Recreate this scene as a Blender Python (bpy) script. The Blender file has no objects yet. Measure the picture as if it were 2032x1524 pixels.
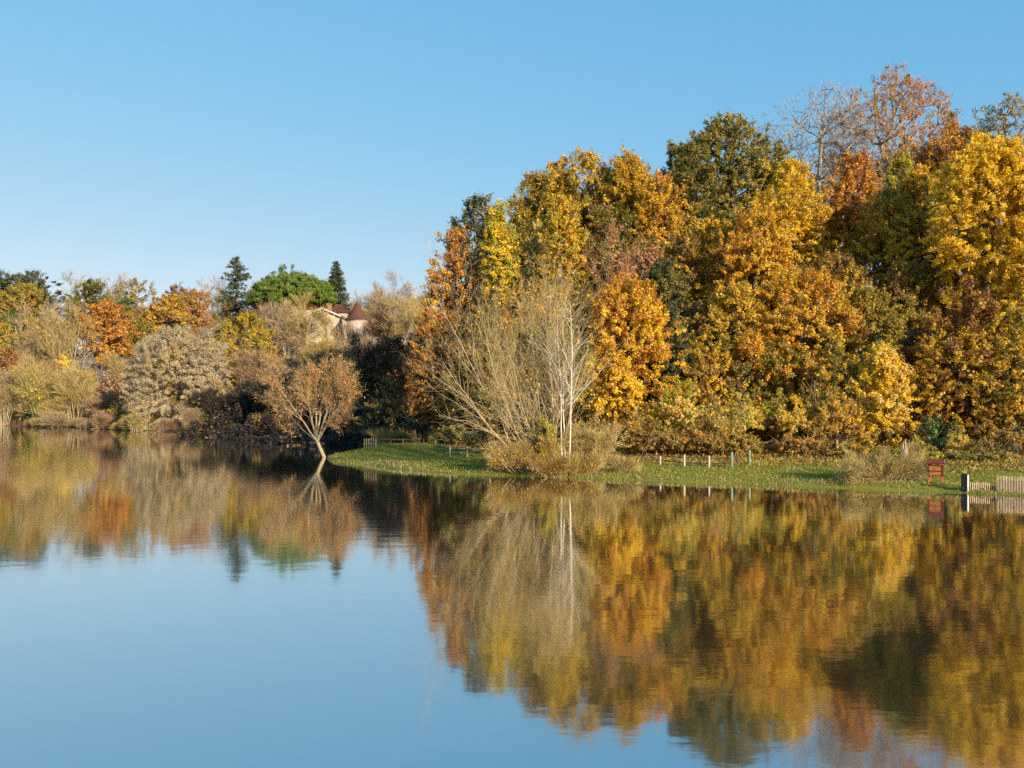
import bpy, math, random
import numpy as np

# ------------------------------------------------------------------ camera, sky, sun, exposure
S = bpy.context.scene
COL = S.collection
F, CX, HY, CAMZ = 1760.0, 1016.0, 800.0, 4.1          # focal length and horizon of a 2032 px wide frame
cd = bpy.data.cameras.new('camera')
cam = bpy.data.objects.new('camera', cd)
COL.objects.link(cam)
cam.location = (0, 0, CAMZ)
cam.rotation_euler = (math.pi / 2, 0, 0)
cd.sensor_width = 36.0
cd.lens = 36.0 * F / 2032.0
cd.shift_y = (HY - 762.0) / 2032.0
cd.clip_end = 6000.0
S.camera = cam
SUN_AZ, SUN_EL = 142.0, 16.5                           # degrees, clockwise from the view direction
w = bpy.data.worlds.new('World')
S.world = w
w.use_nodes = True
nt = w.node_tree
sk = nt.nodes.new('ShaderNodeTexSky')
sk.sky_type = 'NISHITA'
sk.sun_disc = False
sk.sun_elevation = math.radians(SUN_EL)
sk.sun_rotation = math.radians(SUN_AZ)
sk.air_density, sk.dust_density, sk.ozone_density = 1.0, 0.0, 3.6
# the clear winter sky is flatter from zenith to horizon than the bare model
m1 = nt.nodes.new('ShaderNodeVectorMath')
m1.operation = 'SCALE'
m1.inputs['Scale'].default_value = 0.205
sp = nt.nodes.new('ShaderNodeSeparateXYZ')
cb = nt.nodes.new('ShaderNodeCombineXYZ')
m2 = nt.nodes.new('ShaderNodeVectorMath')
m2.operation = 'MULTIPLY'
m2.inputs[1].default_value = (3.55, 3.06, 3.56)
nt.links.new(sk.outputs[0], m1.inputs[0])
nt.links.new(m1.outputs[0], sp.inputs[0])
for i_, g_ in enumerate((.95, .43, .18)):
    pw_ = nt.nodes.new('ShaderNodeMath')
    pw_.operation = 'POWER'
    pw_.inputs[1].default_value = g_
    nt.links.new(sp.outputs[i_], pw_.inputs[0])
    nt.links.new(pw_.outputs[0], cb.inputs[i_])
nt.links.new(cb.outputs[0], m2.inputs[0])
nt.links.new(m2.outputs[0], nt.nodes['Background'].inputs[0])
nt.nodes['Background'].inputs[1].default_value = 0.14
sd_ = bpy.data.lights.new('sun', 'SUN')
sun = bpy.data.objects.new('sun', sd_)
COL.objects.link(sun)
sd_.energy = 5.0
sd_.angle = math.radians(0.5)
sd_.color = (1.0, 0.86, 0.66)
sun.rotation_euler = (math.radians(90 - SUN_EL), 0, math.radians(180 - SUN_AZ))
S.view_settings.view_transform = 'Standard'
S.view_settings.look = 'None'
S.view_settings.exposure = 0.75
S.view_settings.gamma = 1.0
S.render.engine = 'CYCLES'
cy = S.cycles
cy.max_bounces, cy.diffuse_bounces, cy.glossy_bounces, cy.transmission_bounces = 5, 3, 3, 3
cy.use_denoising = False
cy.sample_clamp_indirect = 6.0


# ------------------------------------------------------------------ helpers
def W(px, py, Y):
    """the place at depth Y seen at a pixel of the 2032 px wide photograph"""
    return np.array([(px - CX) / F * Y, Y, CAMZ - (py - HY) / F * Y])


def rng_of(*k):
    return np.random.default_rng(abs(hash(tuple(int(round(float(a) * 10)) for a in k))) % (2 ** 32))


def nrm(v):
    return v / np.maximum(np.linalg.norm(v, axis=-1, keepdims=True), 1e-9)


def link(name, me, mat, parent=None):
    o = bpy.data.objects.new(name, me)
    COL.objects.link(o)
    if mat is not None and len(me.materials) == 0:
        me.materials.append(mat)
    if parent is not None:
        o.parent = parent
    return o


def np_mesh(name, V, Q, mat, parent=None, tint=None, smooth=False):
    """a mesh of equal-sided faces from numpy arrays; tint is a leaf's own hue, per face"""
    me = bpy.data.meshes.new(name)
    V = np.asarray(V, np.float32)
    Q = np.asarray(Q, np.int32)
    m, k = Q.shape
    me.vertices.add(len(V))
    me.vertices.foreach_set('co', V.ravel())
    me.loops.add(m * k)
    me.loops.foreach_set('vertex_index', Q.ravel())
    me.polygons.add(m)
    me.polygons.foreach_set('loop_start', np.arange(0, m * k, k, dtype=np.int32))
    if smooth:
        me.polygons.foreach_set('use_smooth', np.ones(m, bool))
    if tint is not None:
        a = me.attributes.new('tint', 'FLOAT', 'FACE')
        a.data.foreach_set('value', np.asarray(tint, np.float32))
    me.update(calc_edges=True)
    me.validate()
    return link(name, me, mat, parent)


class MB:
    """collects solid pieces and links them as ONE mesh"""
    def __init__(self):
        self.v, self.f = [], []

    def add(self, V, Fs):
        n = len(self.v)
        self.v += [tuple(map(float, p)) for p in V]
        self.f += [tuple(i + n for i in f) for f in Fs]

    def box(self, c, s, rz=0.0, tilt=0.0):
        x, y, z = [a / 2 for a in s]
        P = np.array([[-x, -y, -z], [x, -y, -z], [x, y, -z], [-x, y, -z], [-x, -y, z], [x, -y, z], [x, y, z], [-x, y, z]])
        if tilt:
            ct, st = math.cos(tilt), math.sin(tilt)
            P = P @ np.array([[ct, 0, -st], [0, 1, 0], [st, 0, ct]]).T
        ca, sa = math.cos(rz), math.sin(rz)
        P = P @ np.array([[ca, -sa, 0], [sa, ca, 0], [0, 0, 1]]).T + np.array(c)
        self.add(P, [(0, 3, 2, 1), (4, 5, 6, 7), (0, 1, 5, 4), (1, 2, 6, 5), (2, 3, 7, 6), (3, 0, 4, 7)])

    def lathe(self, c, prof, k=12, jit=0.0, rng=None):
        """prof: (radius, z) up the axis"""
        V, Fs = [], []
        for r, z in prof:
            for i in range(k):
                a = 2 * math.pi * i / k
                rr = r * (1 + (rng.uniform(-jit, jit) if jit else 0))
                V.append((c[0] + rr * math.cos(a), c[1] + rr * math.sin(a), c[2] + z))
        for j in range(len(prof) - 1):
            for i in range(k):
                Fs.append((j * k + i, j * k + (i + 1) % k, (j + 1) * k + (i + 1) % k, (j + 1) * k + i))
        Fs.append(tuple(range(k - 1, -1, -1)))
        Fs.append(tuple((len(prof) - 1) * k + i for i in range(k)))
        self.add(V, Fs)

    def rod(self, a, b, r, k=6):
        a, b = np.array(a, float), np.array(b, float)
        d = nrm(b - a)
        u = nrm(np.cross(d, [0.3, 0.2, 1.0]))
        v = np.cross(d, u)
        V = [p + r * (math.cos(2 * math.pi * i / k) * u + math.sin(2 * math.pi * i / k) * v) for p in (a, b) for i in range(k)]
        Fs = [(i, (i + 1) % k, k + (i + 1) % k, k + i) for i in range(k)] + [tuple(range(k - 1, -1, -1)), tuple(range(k, 2 * k))]
        self.add(V, Fs)

    def build(self, name, mat, parent=None, bevel=0.0):
        me = bpy.data.meshes.new(name)
        me.from_pydata(self.v, [], self.f)
        me.update()
        o = link(name, me, mat, parent)
        if bevel:
            b = o.modifiers.new('bevel', 'BEVEL')
            b.width = bevel
            b.segments = 2
            b.limit_method = 'ANGLE'
        return o


def thing(name, label, cat, loc, group=None):
    o = bpy.data.objects.new(name, None)
    COL.objects.link(o)
    o.location = [float(a) for a in loc]
    o.empty_display_size = 0.2
    return tag(o, label, cat, group)


def tag(o, label=None, cat=None, group=None, kind=None):
    if label: o['label'] = label
    if cat: o['category'] = cat
    if group: o['group'] = group
    if kind: o['kind'] = kind
    return o


# ------------------------------------------------------------------ materials
def new_mat(name):
    m = bpy.data.materials.new(name)
    m.use_nodes = True
    n = m.node_tree
    n.nodes.clear()
    out = n.nodes.new('ShaderNodeOutputMaterial')
    return m, n, out


def ramp(n, stops, interp='LINEAR'):
    r = n.nodes.new('ShaderNodeValToRGB')
    r.color_ramp.interpolation = interp
    e = r.color_ramp.elements
    while len(e) < len(stops):
        e.new(0.5)
    for x, (p, c) in zip(e, stops):
        x.position = p
        x.color = (*c, 1.0)
    return r


def noise(n, scale, detail=3.0, coord='Object', rough=0.6, stretch=None):
    tc = n.nodes.new('ShaderNodeTexCoord')
    t = n.nodes.new('ShaderNodeTexNoise')
    t.inputs['Scale'].default_value = scale
    t.inputs['Detail'].default_value = detail
    t.inputs['Roughness'].default_value = rough
    src = tc.outputs[coord]
    if stretch:
        mp = n.nodes.new('ShaderNodeMapping')
        mp.inputs['Scale'].default_value = stretch
        n.links.new(src, mp.inputs['Vector'])
        src = mp.outputs[0]
    n.links.new(src, t.inputs['Vector'])
    return t


LEAF = {}
PAL = {
    'gold':    [(0.32, 0.20, 0.030), (0.69, 0.42, 0.026), (0.90, 0.62, 0.042)],
    'yellow':  [(0.58, 0.36, 0.020), (0.86, 0.56, 0.020), (0.95, 0.72, 0.060)],
    'pale':    [(0.55, 0.36, 0.060), (0.82, 0.55, 0.090), (0.92, 0.74, 0.240)],
    'lime':    [(0.26, 0.26, 0.030), (0.50, 0.42, 0.030), (0.70, 0.56, 0.040)],
    'amber':   [(0.34, 0.17, 0.030), (0.68, 0.32, 0.022), (0.88, 0.52, 0.036)],
    'orange':  [(0.28, 0.12, 0.035), (0.52, 0.22, 0.036), (0.68, 0.35, 0.060)],
    'salmon':  [(0.36, 0.16, 0.070), (0.58, 0.26, 0.100), (0.66, 0.38, 0.160)],
    'rust':    [(0.16, 0.07, 0.025), (0.32, 0.13, 0.030), (0.46, 0.21, 0.045)],
    'brown':   [(0.20, 0.12, 0.040), (0.38, 0.22, 0.050), (0.54, 0.33, 0.070)],
    'olive':   [(0.20, 0.16, 0.030), (0.40, 0.29, 0.030), (0.58, 0.42, 0.040)],
    'moss':    [(0.12, 0.12, 0.026), (0.25, 0.21, 0.032), (0.42, 0.33, 0.046)],
    'green':   [(0.06, 0.10, 0.020), (0.12, 0.18, 0.030), (0.24, 0.28, 0.045)],
    'pine':    [(0.08, 0.13, 0.020), (0.17, 0.25, 0.028), (0.30, 0.36, 0.040)],
    'dark':    [(0.045, 0.060, 0.026), (0.085, 0.10, 0.036), (0.17, 0.16, 0.055)],
    'fir':     [(0.045, 0.062, 0.030), (0.09, 0.11, 0.045), (0.18, 0.18, 0.070)],
    'silver':  [(0.34, 0.26, 0.135), (0.54, 0.42, 0.235), (0.70, 0.58, 0.360)],
    'grey':    [(0.22, 0.20, 0.120), (0.38, 0.35, 0.210), (0.58, 0.53, 0.350)],
    'twig':    [(0.20, 0.13, 0.070), (0.34, 0.23, 0.115), (0.46, 0.33, 0.170)],
    'twigy':   [(0.21, 0.14, 0.042), (0.38, 0.265, 0.080), (0.53, 0.385, 0.130)],
    'dusk':    [(0.020, 0.014, 0.010), (0.05, 0.034, 0.022), (0.10, 0.065, 0.040)],  # near-black browns: the shade of the wood's shadow is put into the colour
    'twigr':   [(0.17, 0.095, 0.052), (0.30, 0.175, 0.092), (0.40, 0.25, 0.130)],
    'twigg':   [(0.20, 0.17, 0.140), (0.32, 0.28, 0.230), (0.46, 0.41, 0.350)],
}


def leaf_mat(p):
    if p in LEAF:
        return LEAF[p]
    m, n, out = new_mat('leaves_' + p)
    c = PAL[p]
    at = n.nodes.new('ShaderNodeAttribute')
    at.attribute_name = 'tint'
    r = ramp(n, [(0.0, c[0]), (0.5, c[1]), (1.0, c[2])])
    n.links.new(at.outputs['Fac'], r.inputs[0])
    d = n.nodes.new('ShaderNodeBsdfDiffuse')
    t = n.nodes.new('ShaderNodeBsdfTranslucent')
    g = n.nodes.new('ShaderNodeBsdfGlossy')
    g.inputs['Roughness'].default_value = 0.5
    n.links.new(r.outputs[0], d.inputs[0])
    n.links.new(r.outputs[0], t.inputs[0])
    mx = n.nodes.new('ShaderNodeMixShader')
    mx.inputs[0].default_value = 0.38 if not p.startswith('twig') else 0.0
    n.links.new(d.outputs[0], mx.inputs[1])
    n.links.new(t.outputs[0], mx.inputs[2])
    m2 = n.nodes.new('ShaderNodeMixShader')
    m2.inputs[0].default_value = 0.035
    n.links.new(mx.outputs[0], m2.inputs[1])
    n.links.new(g.outputs[0], m2.inputs[2])
    n.links.new(m2.outputs[0], out.inputs[0])
    LEAF[p] = m
    return m


def rough_mat(name, stops, scale=3.0, rough=0.85, bump=0.0, stretch=None, spec=0.25, detail=5.0):
    m, n, out = new_mat(name)
    t = noise(n, scale, detail, stretch=stretch)
    k = len(stops)
    r = ramp(n, [(0.3 + 0.4 * i / max(1, k - 1), c) for i, c in enumerate(stops)])
    n.links.new(t.outputs[0], r.inputs[0])
    b = n.nodes.new('ShaderNodeBsdfPrincipled')
    b.inputs['Roughness'].default_value = rough
    b.inputs['Specular IOR Level'].default_value = spec
    n.links.new(r.outputs[0], b.inputs['Base Color'])
    if bump:
        bp = n.nodes.new('ShaderNodeBump')
        bp.inputs['Strength'].default_value = 0.6
        bp.inputs['Distance'].default_value = bump
        n.links.new(t.outputs[0], bp.inputs['Height'])
        n.links.new(bp.outputs[0], b.inputs['Normal'])
    n.links.new(b.outputs[0], out.inputs[0])
    return m


BARK = {
    'brown': rough_mat('bark_brown', [(0.05, 0.035, 0.022), (0.12, 0.085, 0.055), (0.19, 0.14, 0.09)], 4, bump=0.02, stretch=(1, 1, .25)),
    'dark':  rough_mat('bark_dark', [(0.03, 0.022, 0.016), (0.07, 0.05, 0.035), (0.11, 0.085, 0.055)], 4, bump=0.02, stretch=(1, 1, .25)),
    'grey':  rough_mat('bark_grey', [(0.16, 0.14, 0.11), (0.30, 0.26, 0.21), (0.42, 0.37, 0.30)], 4, bump=0.015, stretch=(1, 1, .3)),
    'pale':  rough_mat('bark_pale', [(0.30, 0.24, 0.15), (0.54, 0.46, 0.33), (0.66, 0.60, 0.47)], 3, bump=0.01, stretch=(1, 1, .4)),
    'tan':   rough_mat('bark_tan', [(0.20, 0.14, 0.07), (0.38, 0.28, 0.15), (0.50, 0.39, 0.22)], 4, bump=0.01, stretch=(1, 1, .3)),
    'green': rough_mat('bark_green', [(0.17, 0.16, 0.04), (0.32, 0.31, 0.08), (0.46, 0.44, 0.14)], 4, stretch=(1, 1, .3)),
}

# ------------------------------------------------------------------ terrain, water
LAKE = np.array([(-260, 3), (45, 3), (40, 12), (30, 28), (26, 36), (22.5, 39), (20, 41.2), (16.7, 42.8), (13.5, 44.5), (10, 46), (5, 48),
                 (3, 49.2), (0, 50.0), (-3.4, 51.8), (-6.8, 55.0), (-10, 59.3), (-12.4, 63), (-13.6, 66.6), (-13.0, 69.5), (-10.5, 72), (-9, 77), (-11, 84),
                 (-17, 91), (-24, 100), (-31, 109), (-40, 117), (-48, 124), (-54, 132), (-60, 139), (-75, 149), (-92, 160), (-150, 172), (-260, 160)], float)


def lake_sd(x, y):
    """distance to the shoreline, positive on land"""
    P = np.stack([np.ravel(x), np.ravel(y)], 1).astype(float)
    d = np.full(len(P), 1e9)
    ins = np.zeros(len(P), bool)
    for a, b in zip(LAKE, np.roll(LAKE, -1, 0)):
        ab = b - a
        t = np.clip(((P - a) @ ab) / (ab @ ab), 0, 1)
        d = np.minimum(d, np.linalg.norm(P - a - t[:, None] * ab, axis=1))
        c = (a[1] > P[:, 1]) != (b[1] > P[:, 1])
        xi = a[0] + (P[:, 1] - a[1]) / (ab[1] if abs(ab[1]) > 1e-9 else 1e-9) * ab[0]
        ins ^= c & (P[:, 0] < xi)
    return np.where(ins, -d, d).reshape(np.shape(x))


def ss(a, b, x):
    t = np.clip((x - a) / (b - a), 0, 1)
    return t * t * (3 - 2 * t)


def wob(x, y):
    return (np.sin(x * .35 + 1.3 * np.sin(y * .21)) + np.sin(y * .47 + x * .13 + 2) + .6 * np.sin(x * 1.3 + y * .9)) / 2.6


def ground(x, y):
    x, y = np.asarray(x, float), np.asarray(y, float)
    s = lake_sd(x, y) + 0.38 * wob(x * 2.2, y * 2.2) + .30 * wob(x * .8 + 3, y * .8)
    land = 0.24 * ss(-.2, 0.7, s) + 0.66 * ss(.7, 12.0, s) + 17.6 * ss(9 - 8.5 * ss(84, 100, y), 92, s) + 0.06 * wob(x, y) * ss(.5, 3, s)
    land += .62 * np.exp(-((x + 9.5) / 5.5) ** 2 - ((y - 65.5) / 5.5) ** 2) * ss(.3, 3.2, s)
    return np.where(s < -.2, np.maximum(-3.0, (s + .2) * 0.35), land)


def gz(x, y):
    return float(ground(np.array([x]), np.array([y]))[0])


def axis(dense, outer):
    a = [-v for v in outer[::-1]]
    return np.array(sorted(set(a + list(dense) + list(outer))))


xs = np.unique(np.concatenate([[-3000, -1800, -1000, -600, -400, -300, -240, -200], np.arange(-170, -40, 2.0), np.arange(-40, 40, .6), np.arange(40, 80, 2.0), [90, 120, 160, 220, 300, 450, 700, 1200, 2000, 3000]]))
ys = np.unique(np.concatenate([[-3000, -1500, -700, -300, -150, -80, -50, -30, -15, -8, -4, 0, 2, 4, 7, 12, 20, 28], np.arange(32, 96, .6), np.arange(96, 260, 2.0), [270, 300, 350, 450, 700, 1200, 2000, 3000]]))
GX, GY = np.meshgrid(xs, ys)
GZ = ground(GX, GY)
nx, ny = len(xs), len(ys)
idx = np.arange(nx * ny).reshape(ny, nx)
Q = np.stack([idx[:-1, :-1], idx[:-1, 1:], idx[1:, 1:], idx[1:, :-1]], -1).reshape(-1, 4)


def ground_mat():
    m, n, out = new_mat('ground')
    a = n.nodes.new('ShaderNodeAttribute')
    a.attribute_name = 'meadow'
    t1 = noise(n, 0.9, 6)
    t2 = noise(n, 6.0, 6, rough=.75)
    lit = ramp(n, [(.3, (.05, .035, .02)), (.48, (.16, .09, .04)), (.58, (.26, .15, .06)), (.72, (.36, .22, .08))])
    gr = ramp(n, [(.3, (.13, .125, .02)), (.5, (.24, .235, .032)), (.7, (.36, .30, .07))])
    n.links.new(t2.outputs[0], lit.inputs[0])
    n.links.new(t2.outputs[0], gr.inputs[0])
    ad = n.nodes.new('ShaderNodeMath')
    ad.operation = 'ADD'
    n.links.new(a.outputs['Fac'], ad.inputs[0])
    n.links.new(t1.outputs[0], ad.inputs[1])
    k = n.nodes.new('ShaderNodeMapRange')
    k.inputs[1].default_value, k.inputs[2].default_value = .75, 1.15
    n.links.new(ad.outputs[0], k.inputs[0])
    mx = n.nodes.new('ShaderNodeMix')
    mx.data_type = 'RGBA'
    n.links.new(k.outputs[0], mx.inputs[0])
    n.links.new(lit.outputs[0], mx.inputs[6])
    n.links.new(gr.outputs[0], mx.inputs[7])
    b = n.nodes.new('ShaderNodeBsdfPrincipled')
    b.inputs['Roughness'].default_value = .95
    b.inputs['Specular IOR Level'].default_value = .1
    bp = n.nodes.new('ShaderNodeBump')
    bp.inputs['Distance'].default_value = .12
    n.links.new(t2.outputs[0], bp.inputs['Height'])
    n.links.new(bp.outputs[0], b.inputs['Normal'])
    n.links.new(mx.outputs[2], b.inputs['Base Color'])
    n.links.new(b.outputs[0], out.inputs[0])
    return m


go = np_mesh('ground', np.stack([GX, GY, GZ], -1).reshape(-1, 3), Q, ground_mat(), smooth=True)
sdg = lake_sd(GX, GY)
mead = ss(-1.5, -.8, sdg) * (1 - ss(5.5, 9.0, sdg)) * ((GY < 78) & (GY > 30))
at = go.data.attributes.new('meadow', 'FLOAT', 'POINT')
at.data.foreach_set('value', mead.ravel().astype(np.float32))
tag(go, kind='structure')


def water_mat():
    m, n, out = new_mat('water')
    geo = n.nodes.new('ShaderNodeNewGeometry')

    def wave(scale, stretch, detail, rough=.55):
        mp = n.nodes.new('ShaderNodeMapping')
        mp.inputs['Scale'].default_value = stretch
        n.links.new(geo.outputs['Position'], mp.inputs['Vector'])
        t = n.nodes.new('ShaderNodeTexNoise')
        t.inputs['Scale'].default_value = scale
        t.inputs['Detail'].default_value = detail
        t.inputs['Roughness'].default_value = rough
        n.links.new(mp.outputs[0], t.inputs['Vector'])
        return t
    a = wave(1.5, (.55, 1.0, 1), 3)          # ripples
    b = wave(.035, (.6, 1.3, 1), 2)          # patches of breeze
    k = n.nodes.new('ShaderNodeMapRange')
    k.inputs[1].default_value, k.inputs[2].default_value = .40, .66
    k.inputs[3].default_value, k.inputs[4].default_value = .35, 1.0
    n.links.new(b.outputs[0], k.inputs[0])
    mu = n.nodes.new('ShaderNodeMath')
    mu.operation = 'MULTIPLY'
    n.links.new(a.outputs[0], mu.inputs[0])
    n.links.new(k.outputs[0], mu.inputs[1])
    bp = n.nodes.new('ShaderNodeBump')
    bp.inputs['Strength'].default_value = 1.0
    bp.inputs['Distance'].default_value = .0052
    n.links.new(mu.outputs[0], bp.inputs['Height'])
    gl = n.nodes.new('ShaderNodeBsdfGlossy')
    gl.inputs['Color'].default_value = (.93, .93, .92, 1)
    gl.inputs['Roughness'].default_value = .058
    n.links.new(bp.outputs[0], gl.inputs['Normal'])
    di = n.nodes.new('ShaderNodeBsdfDiffuse')
    di.inputs['Color'].default_value = (.045, .038, .022, 1)
    fr = n.nodes.new('ShaderNodeFresnel')
    fr.inputs['IOR'].default_value = 1.5
    mr = n.nodes.new('ShaderNodeMapRange')
    mr.inputs[1].default_value, mr.inputs[2].default_value = 0.0, .6
    mr.inputs[3].default_value, mr.inputs[4].default_value = .62, .97
    n.links.new(fr.outputs[0], mr.inputs[0])
    mx = n.nodes.new('ShaderNodeMixShader')
    n.links.new(mr.outputs[0], mx.inputs[0])
    n.links.new(di.outputs[0], mx.inputs[1])
    n.links.new(gl.outputs[0], mx.inputs[2])
    n.links.new(mx.outputs[0], out.inputs[0])
    return m


wo = np_mesh('water', [(-300, 0.5, 0), (60, 0.5, 0), (60, 180, 0), (-300, 180, 0)], [(0, 1, 2, 3)], water_mat())
tag(wo, kind='structure')


# ------------------------------------------------------------------ plants: shared growing code
def quads(C, n, t, L, Wd):
    """diamond leaves at C with normals n and axes t"""
    u = nrm(t - n * np.sum(t * n, 1, keepdims=True))
    v = np.cross(n, u)
    L, Wd = L[:, None] * .5, Wd[:, None] * .5
    V = np.stack([C - u * L, C + v * Wd + u * L * .15, C + u * L, C - v * Wd + u * L * .15], 1).reshape(-1, 3)
    return V, np.arange(len(C) * 4).reshape(-1, 4)


def leaf_cloud(rng, cen, rad, cnt, size, aspect=.62, hang=0.0, ctint=None, out_c=None, upb=.25):
    """clumps of leaves: cen (n,3), rad (n,), cnt leaves each"""
    n = len(cen)
    i = np.repeat(np.arange(n), cnt)
    d = nrm(rng.normal(size=(len(i), 3)))
    r = rng.random(len(i)) ** .45
    ax = nrm(rng.normal(size=(n, 3)) * .5 + (nrm(cen - out_c) if out_c is not None else 0) + np.array([0, 0, .15 - .5 * hang]))
    g = rng.normal(size=len(i)) * .62
    C = cen[i] + d * (r * rad[i] * .72)[:, None] * np.array([1.1, 1.1, .85]) + ax[i] * (g * rad[i])[:, None]
    nn = rng.normal(size=(len(i), 3)) + d * .7 + np.array([0, 0, upb])
    if out_c is not None:
        nn += .9 * nrm(C - out_c)
    nn = nrm(nn)
    t = rng.normal(size=(len(i), 3)) + np.array([0, 0, -hang])
    s = size * rng.uniform(.40, 1.55, len(i))
    V, Qd = quads(C, nn, t, s, s * aspect)
    ct = (rng.random(n) if ctint is None else ctint)
    tint = np.clip(.45 * ct[i] + .55 * rng.random(len(i)), 0, 1)
    return V, Qd, tint


def slivers(rng, P, D, length, width, per=1, spread=.45):
    i = np.repeat(np.arange(len(P)), per)
    d = nrm(D[i] + rng.normal(size=(len(i), 3)) * spread)
    L = length * rng.uniform(.5, 1.3, len(i))
    C = P[i] + d * (L * .45)[:, None]
    n = nrm(np.cross(d, rng.normal(size=(len(i), 3))))
    V, Qd = quads(C, n, d, L, np.full(len(i), width))
    return V, Qd, rng.random(len(i))


def tubes(A, B, ra, rb, k=4):
    """tapered limbs from A to B"""
    A, B, ra, rb = map(np.asarray, (A, B, ra, rb))
    d = nrm(B - A)
    ref = np.where(np.abs(d[:, 2:3]) > .9, np.array([[1.0, 0, 0]]), np.array([[0, 0, 1.0]]))
    u = nrm(np.cross(d, ref))
    v = np.cross(d, u)
    ang = 2 * np.pi * np.arange(k) / k
    ring = u[:, None] * np.cos(ang)[None, :, None] + v[:, None] * np.sin(ang)[None, :, None]
    Bx = B + d * np.minimum(rb * .3, .05)[:, None]
    V = np.concatenate([A[:, None] + ring * ra[:, None, None], Bx[:, None] + ring * rb[:, None, None]], 1).reshape(-1, 3)
    base = np.arange(len(A))[:, None] * 2 * k
    j = np.arange(k)
    Qd = np.stack([base + j, base + (j + 1) % k, base + k + (j + 1) % k, base + k + j], -1).reshape(-1, 4)
    return V, Qd


def join(parts):
    Vs, Qs, Ts, o = [], [], [], 0
    for p in parts:
        Vs.append(p[0])
        Qs.append(p[1] + o)
        if len(p) > 2:
            Ts.append(p[2])
        o += len(p[0])
    return np.concatenate(Vs), np.concatenate(Qs), (np.concatenate(Ts) if Ts else None)


def mst(path, pts, bf=.35, rtip=.02, rbase=None, rng=None, up=0.0):
    """limbs that join scattered points to a trunk path, each limb as thick as the twigs it carries"""
    N = list(path)
    par = [-1] + list(range(len(path) - 1))
    pl = [0.0]
    for i in range(1, len(path)):
        pl.append(pl[-1] + float(np.linalg.norm(path[i] - path[i - 1])) * .6)
    pts = np.asarray(pts)
    m = len(pts)
    best = np.full(m, 1e9)
    bi = np.zeros(m, int)
    dist = np.zeros(m)

    def relax(k):
        d = np.linalg.norm(pts - N[k], axis=1)
        cost = d + bf * pl[k] + up * np.maximum(0, N[k][2] - pts[:, 2])
        b = (cost < best) & ~done
        best[b], bi[b], dist[b] = cost[b], k, d[b]
    done = np.zeros(m, bool)
    for k in range(len(N)):
        relax(k)
    for _ in range(m):
        j = int(np.argmin(np.where(done, 1e12, best)))
        done[j] = True
        a = N[bi[j]]
        N.append(pts[j])
        par.append(int(bi[j]))
        pl.append(pl[bi[j]] + dist[j])
        relax(len(N) - 1)
    N = np.array(N)
    par = np.array(par)
    cnt = np.ones(len(N))
    for k in range(len(N) - 1, 0, -1):
        cnt[par[k]] += cnt[k]
    r = rtip * cnt ** .48
    if rbase:
        r = np.minimum(r * rbase / max(r[0], 1e-6), rbase)
        r = np.maximum(r, rtip)
    e = np.arange(1, len(N))
    return N[par[e]], N[e], r[par[e]] * .97, r[e], N, par


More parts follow.
